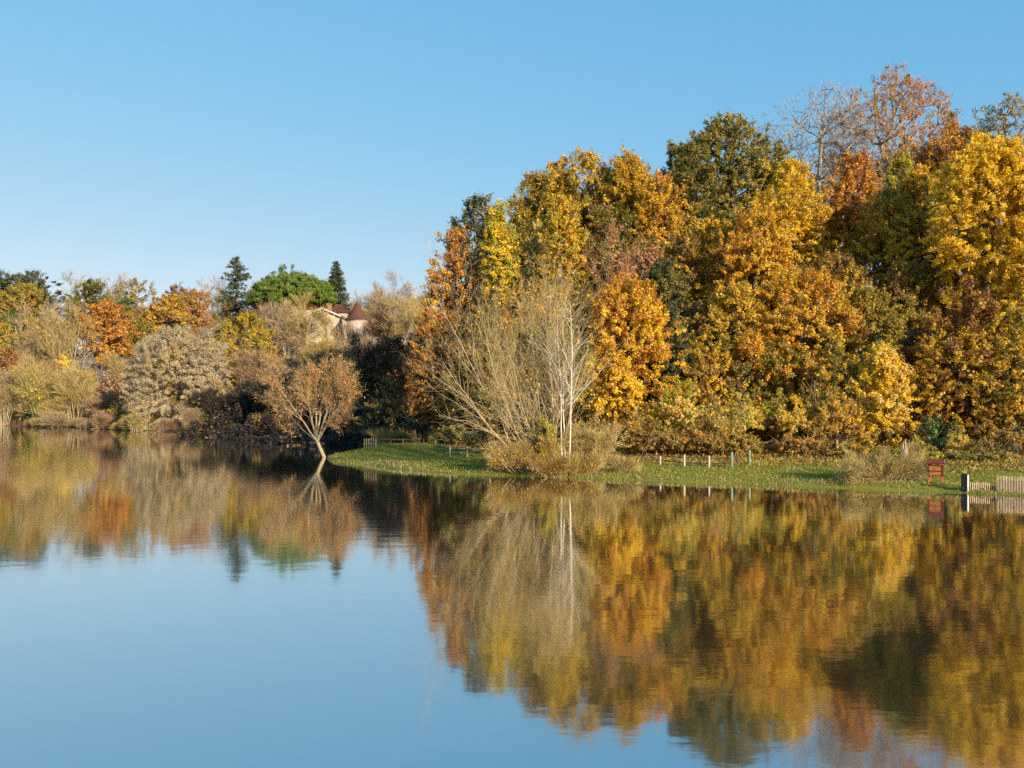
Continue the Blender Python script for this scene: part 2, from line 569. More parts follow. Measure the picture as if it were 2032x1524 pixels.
def broadleaf(name, label, cat, group, cx, Y, top, bot, wid, pal, dens=1.0, lobes=13, leaf=1.0, bark='brown', pal2=None, base=None, depth=.9,
              twigs=2, shape='round', lean=0.0, fill=.9, aspect=.62, hang=0.0, cl=1.0, skirt=False, seed=0, tw_pal='twig', bare=0, tilt=None, forks=0, wx=.66, mix=.35):
    """a tree or bush of leaf clumps on limbs; its crown spans the given stretch of the photograph at depth Y"""
    rng = rng_of(cx, top, wid, seed)
    zt, zb = W(cx, top, Y)[2], W(cx, bot, Y)[2]
    c = W(cx, (top + bot) / 2, Y)
    R = np.array([wid * wx / F * Y, wid * .60 / F * Y * depth, (zt - zb) / 2 * 1.02])
    bx, by = (c[0] - lean * R[0], Y) if base is None else base
    b0 = np.array([bx, by, gz(bx, by) - .15])
    g0 = ground(np.array([c[0]]), np.array([Y]))[0]
    # lobes in the unit ball, then stretched to the crown
    dirs = nrm(rng.normal(size=(lobes, 3)))
    dirs[:, 2] = np.where(dirs[:, 2] < -.85, -dirs[:, 2], dirs[:, 2])
    k = rng.uniform(.48, .76, lobes)
    lc = dirs * k[:, None]
    lr = rng.uniform(.26, .46, lobes)
    if shape == 'column':
        lc[:, :2] *= .75
    if shape == 'cone':
        lc[:, :2] *= np.clip(1.05 - .75 * (lc[:, 2:3] + 1) / 2, .15, 1) * 1.25
    if shape == 'dome':
        lc[:, 2] = np.abs(lc[:, 2]) * .9 - .25
    lc[0], lr[0] = (rng.uniform(-.2, .2), 0, .64), .36
    lc[1], lr[1] = (0, 0, 0), .50
    size = leaf * float(np.clip(.0030 * Y, .16, .62))
    size *= .74
    rc = max(.25, .0045 * Y) * cl
    area = math.pi * R[0] * R[2]
    ncl = int(np.clip(dens * 3.1 * area / (math.pi * rc * rc), 6, 2600))
    li = rng.choice(lobes, ncl, p=lr ** 2 / np.sum(lr ** 2))
    d = nrm(rng.normal(size=(ncl, 3)) + lc[li] * .8 + np.array([0, -.15, .25]))
    rr = lr[li] * rng.uniform(.35, 1.05, ncl) ** .6
    U = lc[li] + d * rr[:, None]
    free = rng.random(ncl) < mix                      # clumps between the lobes
    fd = nrm(rng.normal(size=(ncl, 3)) + np.array([0, -.1, .1]))
    U[free] = (fd * (rng.uniform(.25, 1.0, ncl) ** .5)[:, None])[free]
    if shape == 'dome':
        U[free, 2] = np.abs(U[free, 2]) * 1.1 - .35
    if shape == 'cone':
        U[free, :2] *= np.clip(1.1 - .8 * (U[free, 2:3] + 1) / 2, .15, 1)
    # keep it inside a wavering outline
    ul = np.linalg.norm(U, axis=1)
    U *= np.where(ul > 1.0, 1.0 / ul * rng.uniform(.93, 1.06, ncl), 1.0)[:, None]
    cen = c + U * R
    if tilt:
        cen[:, 0] += tilt * (cen[:, 2] - zb)
    cen[:, 2] = np.maximum(cen[:, 2], ground(cen[:, 0], cen[:, 1]) + .25)
    rad = rc * rng.uniform(.6, 1.25, ncl)
    la = .5 * size * size * aspect
    cnt = max(8, int(2.0 * fill * math.pi * rc * rc / la))
    lobe_t = rng.random(lobes)
    ct = np.clip(.45 * lobe_t[li] + .55 * rng.random(ncl), 0, 1)
    root = thing(name, label, cat, b0, group)
    # trunk and limbs
    hgt = max(.4, zt - b0[2])
    ctr = c + np.array([0, 0, -.1 * R[2]])
    n = 7
    t = np.linspace(0, 1, n)[:, None]
    path = b0 + (c + np.array([0, 0, .35 * R[2]]) - b0) * t
    path[1:-1, :2] += rng.normal(size=(n - 2, 2)) * hgt * .012
    lpts = c + lc * R
    nt_ = 750 if bare else 260
    take = cen if len(cen) < nt_ else cen[rng.choice(len(cen), nt_, replace=False)]
    P = np.concatenate([lpts * .5 + ctr * .5, lpts * .8 + ctr * .2, take])
    P[:, 2] = np.maximum(P[:, 2], ground(P[:, 0], P[:, 1]) + .1)
    if forks:
        fk = b0 + np.array([-.55, 0, hgt * .20])
        path = np.array([b0, b0 * .5 + fk * .5 + [.05, 0, 0], fk])
        add = []
        for q in range(forks):
            u = (q + .5) / forks * 2 - 1
            e = c + np.array([u * R[0] * .72, rng.uniform(-.4, .4) * R[1], R[2] * (.55 - .75 * abs(u))])
            for f in (.2, .4, .6, .8, 1.0):
                add.append(fk + (e - fk) * f + np.array([0, 0, R[2] * .18 * f * (1 - f) * (-1 if abs(u) > .5 else 1)]))
        P = np.concatenate([np.array(add), P])
    A, B, ra, rb, N, par = mst(path, P, .4, max(.010, .00016 * Y) * (2.3 if bare else 1), rbase=(hgt * .017 + .03) * (.8 if forks else .72 if bare else 1))
    V, Qd = tubes(A, B, ra, rb, 5 if Y < 110 else 4)
    np_mesh('trunk', V - b0, Qd, BARK[bark], root, smooth=True)
    parts = []
    if cnt and not bare:
        if pal2:
            sel = .62 * lobe_t[li] + .38 * rng.random(ncl) > .62 * pal2[1] + .19
        else:
            sel = np.zeros(ncl, bool)
        if (~sel).any():
            V, Qd, tt = leaf_cloud(rng, cen[~sel], rad[~sel], cnt, size, aspect, hang, ct[~sel], c)
            np_mesh('crown', V - b0, Qd, leaf_mat(pal), root, tt)
        if sel.any():
            V, Qd, tt = leaf_cloud(rng, cen[sel], rad[sel], cnt, size, aspect, hang, ct[sel], c)
            np_mesh('crown', V - b0, Qd, leaf_mat(pal2[0]), root, tt)
    if twigs:
        i = rng.choice(ncl, twigs * ncl // 10 + 1)
        dd = nrm(cen[i] - ctr + np.array([0, 0, .4 * R[2]]))
        V, Qd, tt = slivers(rng, cen[i], dd, rc * 2.2, max(.018, .00022 * Y), 5, .5)
        np_mesh('twig_sprays', V - b0, Qd, leaf_mat(tw_pal), root, tt)
    return root


def grow(rng, p, d, L, r, lvl, prm, out):
    """one stem and its side shoots"""
    n = prm['seg'][lvl]
    up = np.array([0, 0, prm['up'][lvl]])
    pos, r0 = p, r
    last = lvl == len(prm['seg']) - 1
    pts = []
    for i in range(n):
        d = d + rng.normal(size=3) * prm['wob'][lvl] + up
        d = d / np.linalg.norm(d)
        q = pos + d * (L / n)
        r1 = r * (1 - .80 * (i + 1) / n)
        out.append((pos, q, r0, r1, lvl, d))
        pts.append((pos, q, d, r1))
        pos, r0 = q, r1
    if last:
        return
    m = prm['kids'][lvl]
    m = max(1, int(round(m * rng.uniform(.75, 1.25))))
    for j in range(m):
        t = prm['t0'][lvl] + (1 - prm['t0'][lvl]) * ((j + rng.random()) / m) * .98
        k = min(n - 1, int(t * n))
        a, b, dd, rr = pts[k]
        q = a + (b - a) * (t * n - k)
        s = nrm(np.cross(dd, rng.normal(size=3)))
        ang = prm['ang'][lvl] * rng.uniform(.65, 1.3)
        nd = dd * math.cos(ang) + s * math.sin(ang)
        grow(rng, q, nd, L * prm['rat'][lvl] * (1.15 - .65 * t) * rng.uniform(.7, 1.2), max(rr * .62, prm['rmin']), lvl + 1, prm, out)


def bare_tree(name, label, cat, group, cx, Y, top, bot, wid, pal='twig', bark='tan', stems=1, fan=25, levels=3, kids=(9, 7), r0=None, up=(.02, .05, .06),
              leafpal=None, leaves=0, leafsize=1.0, seed=0, tw=3, twl=1.0, base_w=0.3, rat=(.5, .42), ang=(.75, .7), t0=(.3, .2), sx=0.0, base=None, base_z=None, tww=1.0, wob=1.0, hmin=.6, leg=None):
    """a leafless or thinly leaved tree of stems, shoots and fine twigs, sized to the photograph's stretch"""
    rng = rng_of(cx, top, wid, seed, 7)
    bx, by = (W(cx, 0, Y)[0], Y) if base is None else base
    z0 = (gz(bx, by) if base_z is None else base_z) - .12
    b0 = np.array([bx, by, z0])
    zt = W(cx, top, Y)[2]
    H = max(.5, zt - z0)
    half = wid / 2 / F * Y
    prm = dict(seg=(7, 4, 3)[:levels], up=up, wob=tuple(np.array((.045, .09, .12)) * wob), kids=kids, t0=t0, ang=ang, rat=rat, rmin=.00010 * Y)
    segs = []
    r0 = r0 or H * .012
    for s in range(stems):
        u = (s + .5) / stems * 2 - 1 if stems > 1 else rng.uniform(-.15, .15)
        u += rng.uniform(-.5, .5) / stems
        a = math.radians(fan) * u + sx
        yy = rng.uniform(-.7, .7) * math.radians(fan)
        d = nrm(np.array([math.sin(a), math.sin(yy), math.cos(a)]))
        st = b0 + np.array([u * base_w, rng.uniform(-.5, .5) * base_w, 0])
        L = H * rng.uniform(hmin, 1.02) / max(.55, math.cos(a)) * .96
        if leg is not None:
            L = H * rng.uniform(.82, 1.0)
        grow(rng, st, d, L, r0 * rng.uniform(.65, 1.1), 0, prm, segs)
    A = np.array([s[0] for s in segs])
    B = np.array([s[1] for s in segs])
    ra = np.array([s[2] for s in segs])
    rb = np.array([s[3] for s in segs])
    lv = np.array([s[4] for s in segs])
    D = np.array([s[5] for s in segs])
    rb = np.maximum(rb, prm['rmin'] * .6)
    ra = np.maximum(ra, rb)
    # fit to the outline
    kx = 1.0
    ex = np.percentile(np.abs(B[:, 0] - bx), 97)
    ez = np.percentile(B[:, 2] - z0, 99.5)
    sc = np.array([half / max(ex, .1) * kx if stems == 1 or True else 1, half / max(ex, .1) * .9, H / ez])
    sc[:2] = np.clip(sc[:2], .35, 2.2)
    A = b0 + (A - b0) * sc
    B = b0 + (B - b0) * sc
    if leg is not None:                                # one bare leaning trunk below the fork
        g = np.array(leg, float)
        t = np.linspace(0, 1, 6)[:, None]
        pth = g + (b0 - g) * t + np.array([.035, .03, 0]) * np.sin(t * 5.0)
        A, B = np.concatenate([pth[:-1], A]), np.concatenate([pth[1:], B])
        rr = np.linspace(r0 * 2.0, r0 * 1.5, 6)
        ra, rb = np.r_[rr[:-1], ra], np.r_[rr[1:], rb]
        lv, D = np.r_[np.zeros(5), lv], np.concatenate([pth[1:] - pth[:-1], D])
    root = thing(name, label, cat, b0 if leg is None else leg, group)
    b0 = b0 if leg is None else np.array(leg, float)
    V, Qd = tubes(A, B, ra, rb, 7 if leg is not None else 5 if Y < 90 else 3)
    np_mesh('trunk', V - b0, Qd, BARK[bark], root, smooth=True)
    fine = lv >= levels - 1
    P = B[fine]
    DD = nrm(D[fine] + np.array([0, 0, .25]))
    l = float(np.clip(.011 * Y, .45, 2.2)) * twl
    V, Qd, tt = slivers(rng, P, DD, l, max(.011, .00020 * Y) * tww, tw, .38)
    np_mesh('crown', V - b0, Qd, leaf_mat(pal), root, tt)
    if leafpal and leaves:
        i = rng.choice(len(P), leaves)
        s = leafsize * float(np.clip(.0028 * Y, .12, .6))
        V, Qd, tt = leaf_cloud(rng, P[i] + rng.normal(size=(leaves, 3)) * l * .25, np.full(leaves, l * .35), 5, s, .6)
        np_mesh('leaves', V - b0, Qd, leaf_mat(leafpal), root, tt)
    return root

# ------------------------------------------------------------------ manor house and tower on the far hill
plaster = rough_mat('plaster', [(.28, .20, .15), (.47, .36, .29), (.56, .45, .37)], 1.6, .9)
stone = rough_mat('warm_stone', [(.30, .22, .13), (.50, .39, .25), (.60, .50, .36)], 2.5, .9, bump=.03)
tiles = rough_mat('roof_tiles', [(.055, .022, .015), (.11, .042, .026), (.16, .068, .042)], 5.0, .85, bump=.03, stretch=(1, 1, 3))
brick = rough_mat('chimney_brick', [(.26, .10, .05), (.40, .18, .09)], 6.0, .9)
shut_m = rough_mat('shutter_paint', [(.60, .52, .46), (.72, .64, .58)], 2.0, .7)
pane_m = rough_mat('window_pane', [(.10, .12, .14), (.20, .24, .28)], 1.0, .15, spec=.6)
trim_m = rough_mat('pale_trim', [(.66, .58, .50), (.78, .70, .62)], 2.0, .8)


def gable_prism(mb, x0, x1, y0, y1, z0, zr):
    xm = (x0 + x1) / 2
    mb.add([(x0, y0, z0), (x1, y0, z0), (xm, y0, zr), (x0, y1, z0), (x1, y1, z0), (xm, y1, zr)], [(0, 1, 2), (5, 4, 3), (0, 2, 5, 3), (2, 1, 4, 5), (1, 0, 3, 4)])


YH = 212.0
mx_, mz_ = (lambda px: (px - CX) / F * YH), (lambda py: CAMZ - (py - HY) / F * YH)
hg = gz(mx_(640), YH) - 1.0
H0 = np.array([mx_(640), YH, hg])
house = thing('manor_house', 'pale stone manor house with gabled front half hidden by bare trees', 'house', H0)


def hb(name, boxes, mat, parent, prisms=(), bevel=0):
    m = MB()
    for x0, x1, y0, y1, z0, z1 in boxes:
        m.box(((x0 + x1) / 2 - H0[0], (y0 + y1) / 2 - H0[1], (z0 + z1) / 2 - H0[2]), (x1 - x0, y1 - y0, z1 - z0))
    for x0, x1, y0, y1, z0, zr in prisms:
        gable_prism(m, x0 - H0[0], x1 - H0[0], y0 - H0[1], y1 - H0[1], z0 - H0[2], zr - H0[2])
    return m.build(name, mat, parent)


fx0, fx1 = mx_(607), mx_(673)
wl = hb('wall', [(fx0, fx1, YH, YH + 7, hg, mz_(627))], stone, house, [(fx0, fx1, YH, YH + 7, mz_(627), mz_(613))])
wl['label'] = 'gabled front wall of warm stone'
xm = (fx0 + fx1) / 2
rf = MB()
for sx_, xe in ((-1, fx0 - .5), (1, fx1 + .5)):
    za, ze = mz_(612) + .12, mz_(628.5) + .05
    V = []
    for dz in (0, .28):
        V += [(xm - H0[0], -.55, za + dz - hg), (xe - H0[0], -.55, ze + dz - hg), (xe - H0[0], 7.3, ze + dz - hg), (xm - H0[0], 7.3, za + dz - hg)]
    rf.add(V, [(0, 1, 2, 3), (7, 6, 5, 4), (0, 4, 5, 1), (1, 5, 6, 2), (2, 6, 7, 3), (3, 7, 4, 0)])
rf.build('roof', tiles, house)
tr = MB()
for xe in (fx0 - .55, fx1 + .55):
    za, ze = mz_(612), mz_(628.5)
    tr.rod((xm - H0[0], -.62, za - hg), (xe - H0[0], -.62, ze - hg), .17, 5)
tr.build('gable_trim', trim_m, house)
# the taller block behind, with its hipped roof
bx0, bx1 = mx_(640), mx_(677)
hb('wall', [(bx0, bx1, YH + 8, YH + 15, hg, mz_(614.5))], plaster, house)['label'] = 'white rear wall band under the hipped roof'
hp = MB()
a0, a1, c0, c1, ze, zr = bx0 - .4 - H0[0], bx1 + .4 - H0[0], 7.6, 15.4, mz_(614.2) - hg, mz_(594) - hg
xa = (a0 + a1) / 2 - .3
hp.add([(a0, c0, ze), (a1, c0, ze), (a1, c1, ze), (a0, c1, ze), (xa - .5, 10.5, zr), (xa + .5, 12.5, zr)],
       [(0, 1, 5, 4), (1, 2, 5), (2, 3, 4, 5), (3, 0, 4), (3, 2, 1, 0)])
hp.build('hipped_roof', tiles, house)
ch = MB()
ch.box((mx_(643.5) - H0[0], 6.4, (mz_(598) + mz_(622)) / 2 - hg), (.95, .9, mz_(598) - mz_(622)))
ch.box((mx_(643.5) - H0[0], 6.4, mz_(598) + .08 - hg), (1.2, 1.15, .2))
ch.build('chimney', brick, house)
# the long low wing to the left
wx0, wx1 = mx_(544), mx_(608)
hb('wing_wall', [(wx0, wx1, YH + 9, YH + 15, hg, mz_(606.5))], plaster, house)
wr = MB()
a0, a1, ze, zr = wx0 - .4 - H0[0], wx1 - H0[0], mz_(606.2) - hg, mz_(589) - hg
wr.add([(a0, 8.6, ze), (a1, 8.6, ze), (a1, 15.4, ze), (a0, 15.4, ze), (a0 + 1.6, 12, zr), (a1, 12, zr)], [(0, 1, 5, 4), (1, 2, 5), (2, 3, 4, 5), (3, 0, 4), (3, 2, 1, 0)])
wr.build('wing_roof', tiles, house)
# windows
for x0, x1, t, b, kind in ((655.5, 664.5, 627.5, 645.5, 'shutter'), (653.5, 663.5, 657.5, 669.5, 'open'), (620, 628, 640, 655, 'shutter'), (619, 628, 664, 678, 'open')):
    ax0, ax1, zt, zb = mx_(x0), mx_(x1), mz_(t), mz_(b)
    f = MB()
    cxw, czw, ww, hh = (ax0 + ax1) / 2 - H0[0], (zt + zb) / 2 - hg, ax1 - ax0, zt - zb
    for dx in (-1, 1):
        f.box((cxw + dx * (ww / 2 - .06), -.06, czw), (.14, .12, hh))
    for dz in (-1, 1):
        f.box((cxw, -.06, czw + dz * (hh / 2 - .06)), (ww - .28, .12, .14))
    f.box((cxw, -.10, czw - hh / 2 - .10), (ww + .3, .24, .16))
    wf = f.build('window', trim_m, house)
    p = MB()
    if kind == 'shutter':
        for dx in (-1, 1):
            p.box((cxw + dx * ww * .22, -.045, czw), (ww * .40, .05, hh - .3))
        p.build('shutter', shut_m, wf)
    else:
        p.box((cxw, -.02, czw), (ww - .3, .03, hh - .3))
        p.build('pane', pane_m, wf)
        q = MB()
        q.box((cxw, -.06, czw), (.09, .05, hh - .3))
        q.box((cxw - ww * .18, -.062, czw), (ww * .2, .04, .07))
        q.box((cxw + ww * .18, -.062, czw), (ww * .2, .04, .07))
        q.build('glazing_bar', trim_m, wf)

YT = 208.0
tx = (709 - CX) / F * YT
tzf = lambda py: CAMZ - (py - HY) / F * YT
tg = gz(tx, YT) - 1.0
tower = thing('round_tower', 'round pale tower under a red-brown conical tiled roof', 'tower', (tx, YT, tg))
m = MB()
R_ = 21.0 / F * YT
m.lathe((0, 0, 0), [(R_ * 1.03, 0), (R_, 4), (R_, tzf(636) - tg)], 32)
m.build('wall', plaster, tower)
m = MB()
m.lathe((0, 0, tzf(636) - tg + .01), [(R_ + .05, -.25), (R_ + .28, -.12), (R_ + .28, .02)], 32)
m.build('cornice', trim_m, tower)
m = MB()
e = tzf(637) - tg
hR = tzf(598) - tzf(637)
m.lathe((0, 0, e), [(R_ + .55, .12), (R_ + .62, .2), (R_ * .94, hR * .17), (R_ * .70, hR * .38), (R_ * .46, hR * .60), (R_ * .24, hR * .80), (.10, hR * .97), (.05, hR)], 32)
m.build('roof', tiles, tower)
m = MB()
m.rod((0, 0, e + hR * .97), (0, 0, e + hR + .7), .05)
m.build('finial', BARK['dark'], tower)

# ------------------------------------------------------------------ the wood on the right bank
GW = 'autumn trees of the wood on the bank'
BL = broadleaf
# top row, standing against the sky
BL('oak_tree', 'tallest oak, thin rust and orange leaves over tangled bare boughs', 'tree', GW, 1765, 100, 146, 480, 215, 'salmon', .85, 24, .8, 'grey', ('amber', .46), fill=.32, twigs=22, tw_pal='twigg', cl=.8)
BL('bare_oak', 'leafless grey oak with crooked boughs against the sky', 'tree', GW, 1630, 97, 172, 520, 250, 'twigg', 3.6, 24, 1, 'grey', twigs=20, bare=1, tw_pal='twigg', cl=.55)
BL('evergreen_tree', 'broad round olive-green tree left of the leafless grey oak', 'tree', GW, 1448, 92, 236, 560, 215, 'moss', 1.3, 20, .9, 'dark', ('olive', .50), cl=.9)
BL('evergreen_tree', 'small dark green tree at the left shoulder of the olive-green tree', 'tree', GW, 1340, 98, 284, 520, 66, 'dark', 1.2, 10, .9, 'dark', ('moss', .5))
BL('poplar_tree', 'pale grey-green feathery tree at the right edge against the sky', 'tree', GW, 1990, 104, 182, 420, 120, 'grey', .55, 14, .8, 'grey', fill=.5, twigs=8, tw_pal='twigg', shape='column', cl=.7)
BL('evergreen_tree', 'dark green treetop just peeping out between the tallest oak and feathery tree', 'tree', GW, 1890, 108, 226, 420, 46, 'dark', 1, 8, .9, 'dark', ('moss', .5))
BL('oak_tree', 'rust-brown tree right of the tallest oak', 'tree', GW, 1893, 92, 248, 560, 130, 'rust', .9, 12, .9, 'brown', ('amber', .7), fill=.7)
BL('maple_tree', 'big golden yellow tree at the right edge of the photo', 'tree', GW, 1968, 66, 262, 610, 190, 'yellow', 1.0, 17, 1.0, 'brown', ('gold', .93))
BL('maple_tree', 'golden yellow tree sweeping out of the right edge behind the notice board', 'tree', GW, 2040, 64, 330, 830, 150, 'yellow', 1.0, 13, 1.0, 'brown', ('gold', .6))
BL('maple_tree', 'old-gold tree with a pointed top left of the dark green tree', 'tree', GW, 1255, 88, 304, 620, 130, 'gold', 1.0, 12, .9, 'brown', ('olive', .74), shape='cone')
BL('maple_tree', 'old-gold tree with wispy grey twigs on its crown', 'tree', GW, 1152, 90, 303, 600, 140, 'olive', .8, 13, .9, 'brown', ('gold', .5), twigs=4, tw_pal='twigg', fill=.8)
BL('maple_tree', 'golden tree filling the gap right of the pointed old-gold tree', 'tree', GW, 1318, 84, 345, 620, 110, 'gold', .9, 11, .9, 'brown', ('amber', .8))
BL('oak_tree', 'brown-tipped tree on the left shoulder of the wood', 'tree', GW, 1062, 92, 342, 600, 86, 'brown', .85, 10, .9, 'brown', ('olive', .5), fill=.75)
BL('poplar_tree', 'dark grey-green tree behind the narrow yellow-green column', 'tree', GW, 952, 90, 385, 650, 96, 'grey', .8, 12, .9, 'dark', ('dark', .35), fill=.8)
BL('poplar_tree', 'narrow yellow-green column of leaves near the left end of the wood', 'tree', GW, 988, 82, 402, 620, 66, 'lime', 1.1, 11, .9, 'brown', ('yellow', .6), shape='column')
BL('maple_tree', 'orange tree at the left end of the wood', 'tree', GW, 902, 84, 452, 650, 96, 'orange', .75, 12, .9, 'dark', ('amber', .6), fill=.65)
BL('poplar_tree', 'thin pale yellow tree with sky showing through', 'tree', GW, 1056, 84, 436, 600, 74, 'pale', .42, 9, .9, 'grey', ('lime', .6), fill=.6, twigs=4, tw_pal='twigg')
BL('poplar_tree', 'yellow-green tree right of the thin pale yellow tree', 'tree', GW, 1118, 80, 385, 600, 84, 'lime', .75, 10, .9, 'brown', ('gold', .4), fill=.75)
BL('oak_tree', 'dark twiggy gap-filling tree below the wispy old-gold crown', 'tree', GW, 1205, 82, 400, 640, 90, 'moss', .7, 9, .9, 'dark', ('brown', .5))
# middle row
bare_tree('bare_tree', 'salmon-brown twiggy tree rising behind the bright orange-gold maple', 'tree', GW, 1232, 72, 455, 0, 150, 'twigr', leafpal='salmon', leaves=1300, stems=3, fan=14, kids=(12, 8), bark='tan', tww=1.2, t0=(.45, .2))
bare_tree('bare_tree', 'tan twiggy tree between the yellow-green column and salmon-brown tree', 'tree', GW, 1085, 68, 520, 0, 170, 'twigy', leafpal='amber', leaves=500, stems=4, fan=18, kids=(12, 8), bark='tan', tww=1.2, t0=(.4, .2))
BL('maple_tree', 'gold tree with a pointed tip standing below the olive-green tree', 'tree', GW, 1572, 76, 330, 640, 180, 'gold', 1.0, 16, .95, 'brown', ('yellow', .62), shape='cone')
BL('maple_tree', 'tree with a salmon-orange tip below the leafless grey oak', 'tree', GW, 1682, 78, 303, 600, 150, 'amber', .95, 14, .95, 'brown', ('salmon', .62), shape='cone')
BL('maple_tree', 'broad gold tree in the middle of the wood, lower than its pointed neighbour', 'tree', GW, 1500, 72, 385, 700, 150, 'gold', 1.0, 15, .95, 'brown', ('amber', .7))
BL('oak_tree', 'brown and gold tree under the small dark green tree', 'tree', GW, 1392, 75, 425, 720, 140, 'brown', 1.0, 14, .95, 'dark', ('gold', .6))
BL('maple_tree', 'gold tree at mid height right of the salmon-tipped tree', 'tree', GW, 1752, 74, 385, 690, 140, 'gold', 1.0, 14, .95, 'brown', ('olive', .65))
BL('oak_tree', 'green-gold tree under the tallest oak', 'tree', GW, 1790, 84, 305, 560, 110, 'olive', .9, 11, .9, 'dark', ('lime', .7))
BL('oak_tree', 'dim rust-brown tree in the shade left of the golden tree at the right edge', 'tree', GW, 1850, 76, 440, 740, 130, 'rust', .9, 13, .95, 'dark', ('brown', .5))
BL('maple_tree', 'gold-brown tree below the broad gold tree in mid wood', 'tree', GW, 1455, 66, 560, 800, 170, 'gold', .85, 15, 1, 'dark', ('brown', .55), fill=.8)
BL('oak_tree', 'amber-gold tree spreading low in the centre of the wood', 'tree', GW, 1590, 65, 540, 800, 190, 'amber', .9, 16, 1, 'dark', ('gold', .45), fill=.85)
BL('oak_tree', 'dark brown-green tree beside the deep gap right of the orange-gold maple', 'tree', GW, 1375, 68, 600, 830, 120, 'moss', .7, 12, 1, 'dark', ('brown', .45), fill=.8)
BL('oak_tree', 'olive and green tree above the bright yellow column by the bank', 'tree', GW, 1710, 66, 570, 790, 140, 'olive', .9, 13, 1, 'dark', ('green', .6), fill=.85)
# front row
BL('maple_tree', 'brilliant orange-gold maple right of the white-stemmed tree', 'tree', GW, 1248, 60, 545, 870, 165, 'amber', 1.15, 19, 1.05, 'dark', ('yellow', .62), shape='column')
BL('maple_tree', 'yellow lower boughs of a small maple leaning out beside the white-stemmed tree', 'tree', GW, 1212, 58.5, 705, 850, 110, 'yellow', .9, 11, 1.05, 'dark', ('amber', .75), fill=.8)
BL('maple_tree', 'brilliant yellow column-shaped tree near the dead stump', 'tree', GW, 1755, 56, 690, 925, 105, 'yellow', 1.2, 16, 1.05, 'brown', ('pale', .72), shape='column')
BL('oak_tree', 'gold and rust tree standing behind the notice board', 'tree', GW, 1915, 57, 560, 905, 150, 'gold', .95, 15, 1.05, 'dark', ('rust', .62), fill=.85)
BL('oak_tree', 'gold and brown tree over the palisade at the right edge', 'tree', GW, 2010, 56, 610, 935, 110, 'gold', .8, 13, 1.05, 'dark', ('moss', .55), fill=.85)
BL('oak_tree', 'rust-leaved tree in half shade behind the grassy point', 'tree', GW, 878, 73, 615, 890, 110, 'rust', .95, 14, 1, 'dark', ('orange', .68), fill=.85)
BL('oak_tree', 'dim brown tree behind the left stems of the white-stemmed tree', 'tree', GW, 965, 70, 600, 890, 130, 'brown', .9, 13, 1, 'dark', ('moss', .5), fill=.85)
BL('maple_tree', 'little orange-yellow tree peeping out at the wood\'s left edge', 'tree', GW, 848, 84, 575, 670, 50, 'amber', .7, 8, .9, 'brown', ('yellow', .7), fill=.6)
BL('holly_tree', 'dark glossy green bush behind the notice board', 'bush', GW, 1862, 53, 828, 925, 80, 'green', 1.1, 9, .9, 'dark', ('dark', .5))
BL('ivy_tree', 'dark green ivy-covered thicket at the lower right edge', 'bush', GW, 2000, 53, 850, 945, 90, 'dark', 1.1, 9, .9, 'dark', ('brown', .55))
# understory trees that close the wood down to the bank
for a in [
    ('dim moss-green tree filling the wood right of the orange-gold maple', 1345, 63.5, 640, 900, 110, 'moss', ('dark', .5)),
    ('brown-gold understory tree above the three white posts', 1405, 62, 690, 890, 120, 'brown', ('gold', .6)),
    ('mossy green and amber understory tree above the green posts', 1480, 62.5, 660, 890, 120, 'moss', ('amber', .62)),
    ('amber understory tree behind the cream and yellow shrub', 1570, 62, 670, 890, 130, 'amber', ('olive', .5)),
    ('moss and gold understory tree left of the brilliant yellow column', 1660, 61.5, 660, 890, 120, 'moss', ('gold', .55)),
    ('dark understory tree in the shade right of the yellow column', 1832, 60, 650, 900, 110, 'dark', ('rust', .55)),
    ('rust and moss understory tree behind the notice board', 1890, 60, 720, 910, 110, 'rust', ('moss', .55)),
    ('amber and dark understory tree above the black post', 1955, 59, 720, 915, 110, 'amber', ('dark', .6)),
    ('dark green understory tree low at the right edge', 2025, 59, 760, 920, 90, 'dark', ('gold', .7)),
    ('dim brown understory tree left of the orange-gold maple', 1165, 64, 660, 900, 110, 'brown', ('moss', .5)),
    ('moss-brown understory tree seen through the fanning bare tree', 1070, 66, 640, 900, 130, 'moss', ('brown', .5)),
    ('rust understory tree at the edge of the shade behind the fanning tree', 1000, 66, 700, 890, 110, 'rust', ('moss', .55)),
    ('dim moss-brown tree at mid height behind the orange-gold maple', 1315, 70, 520, 800, 120, 'moss', ('dark', .5)),
    ('moss-brown tree at mid height in the centre of the wood', 1530, 69, 560, 830, 150, 'moss', ('amber', .5)),
    ('brown tree at mid height under the salmon-tipped tree', 1650, 70, 500, 830, 150, 'brown', ('gold', .5)),
    ('olive-brown tree at mid height left of the golden tree at the edge', 1800, 69, 520, 830, 140, 'olive', ('brown', .5)),
    ('gold tree at mid height behind the shaded rust-brown tree', 1925, 70, 450, 800, 140, 'gold', ('rust', .55)),
]:
    BL('understory_tree', a[0], 'tree', GW, a[1], a[2], a[3], a[4], a[5], a[6], .85, 14, 1.0, 'dark', a[7], fill=.85)
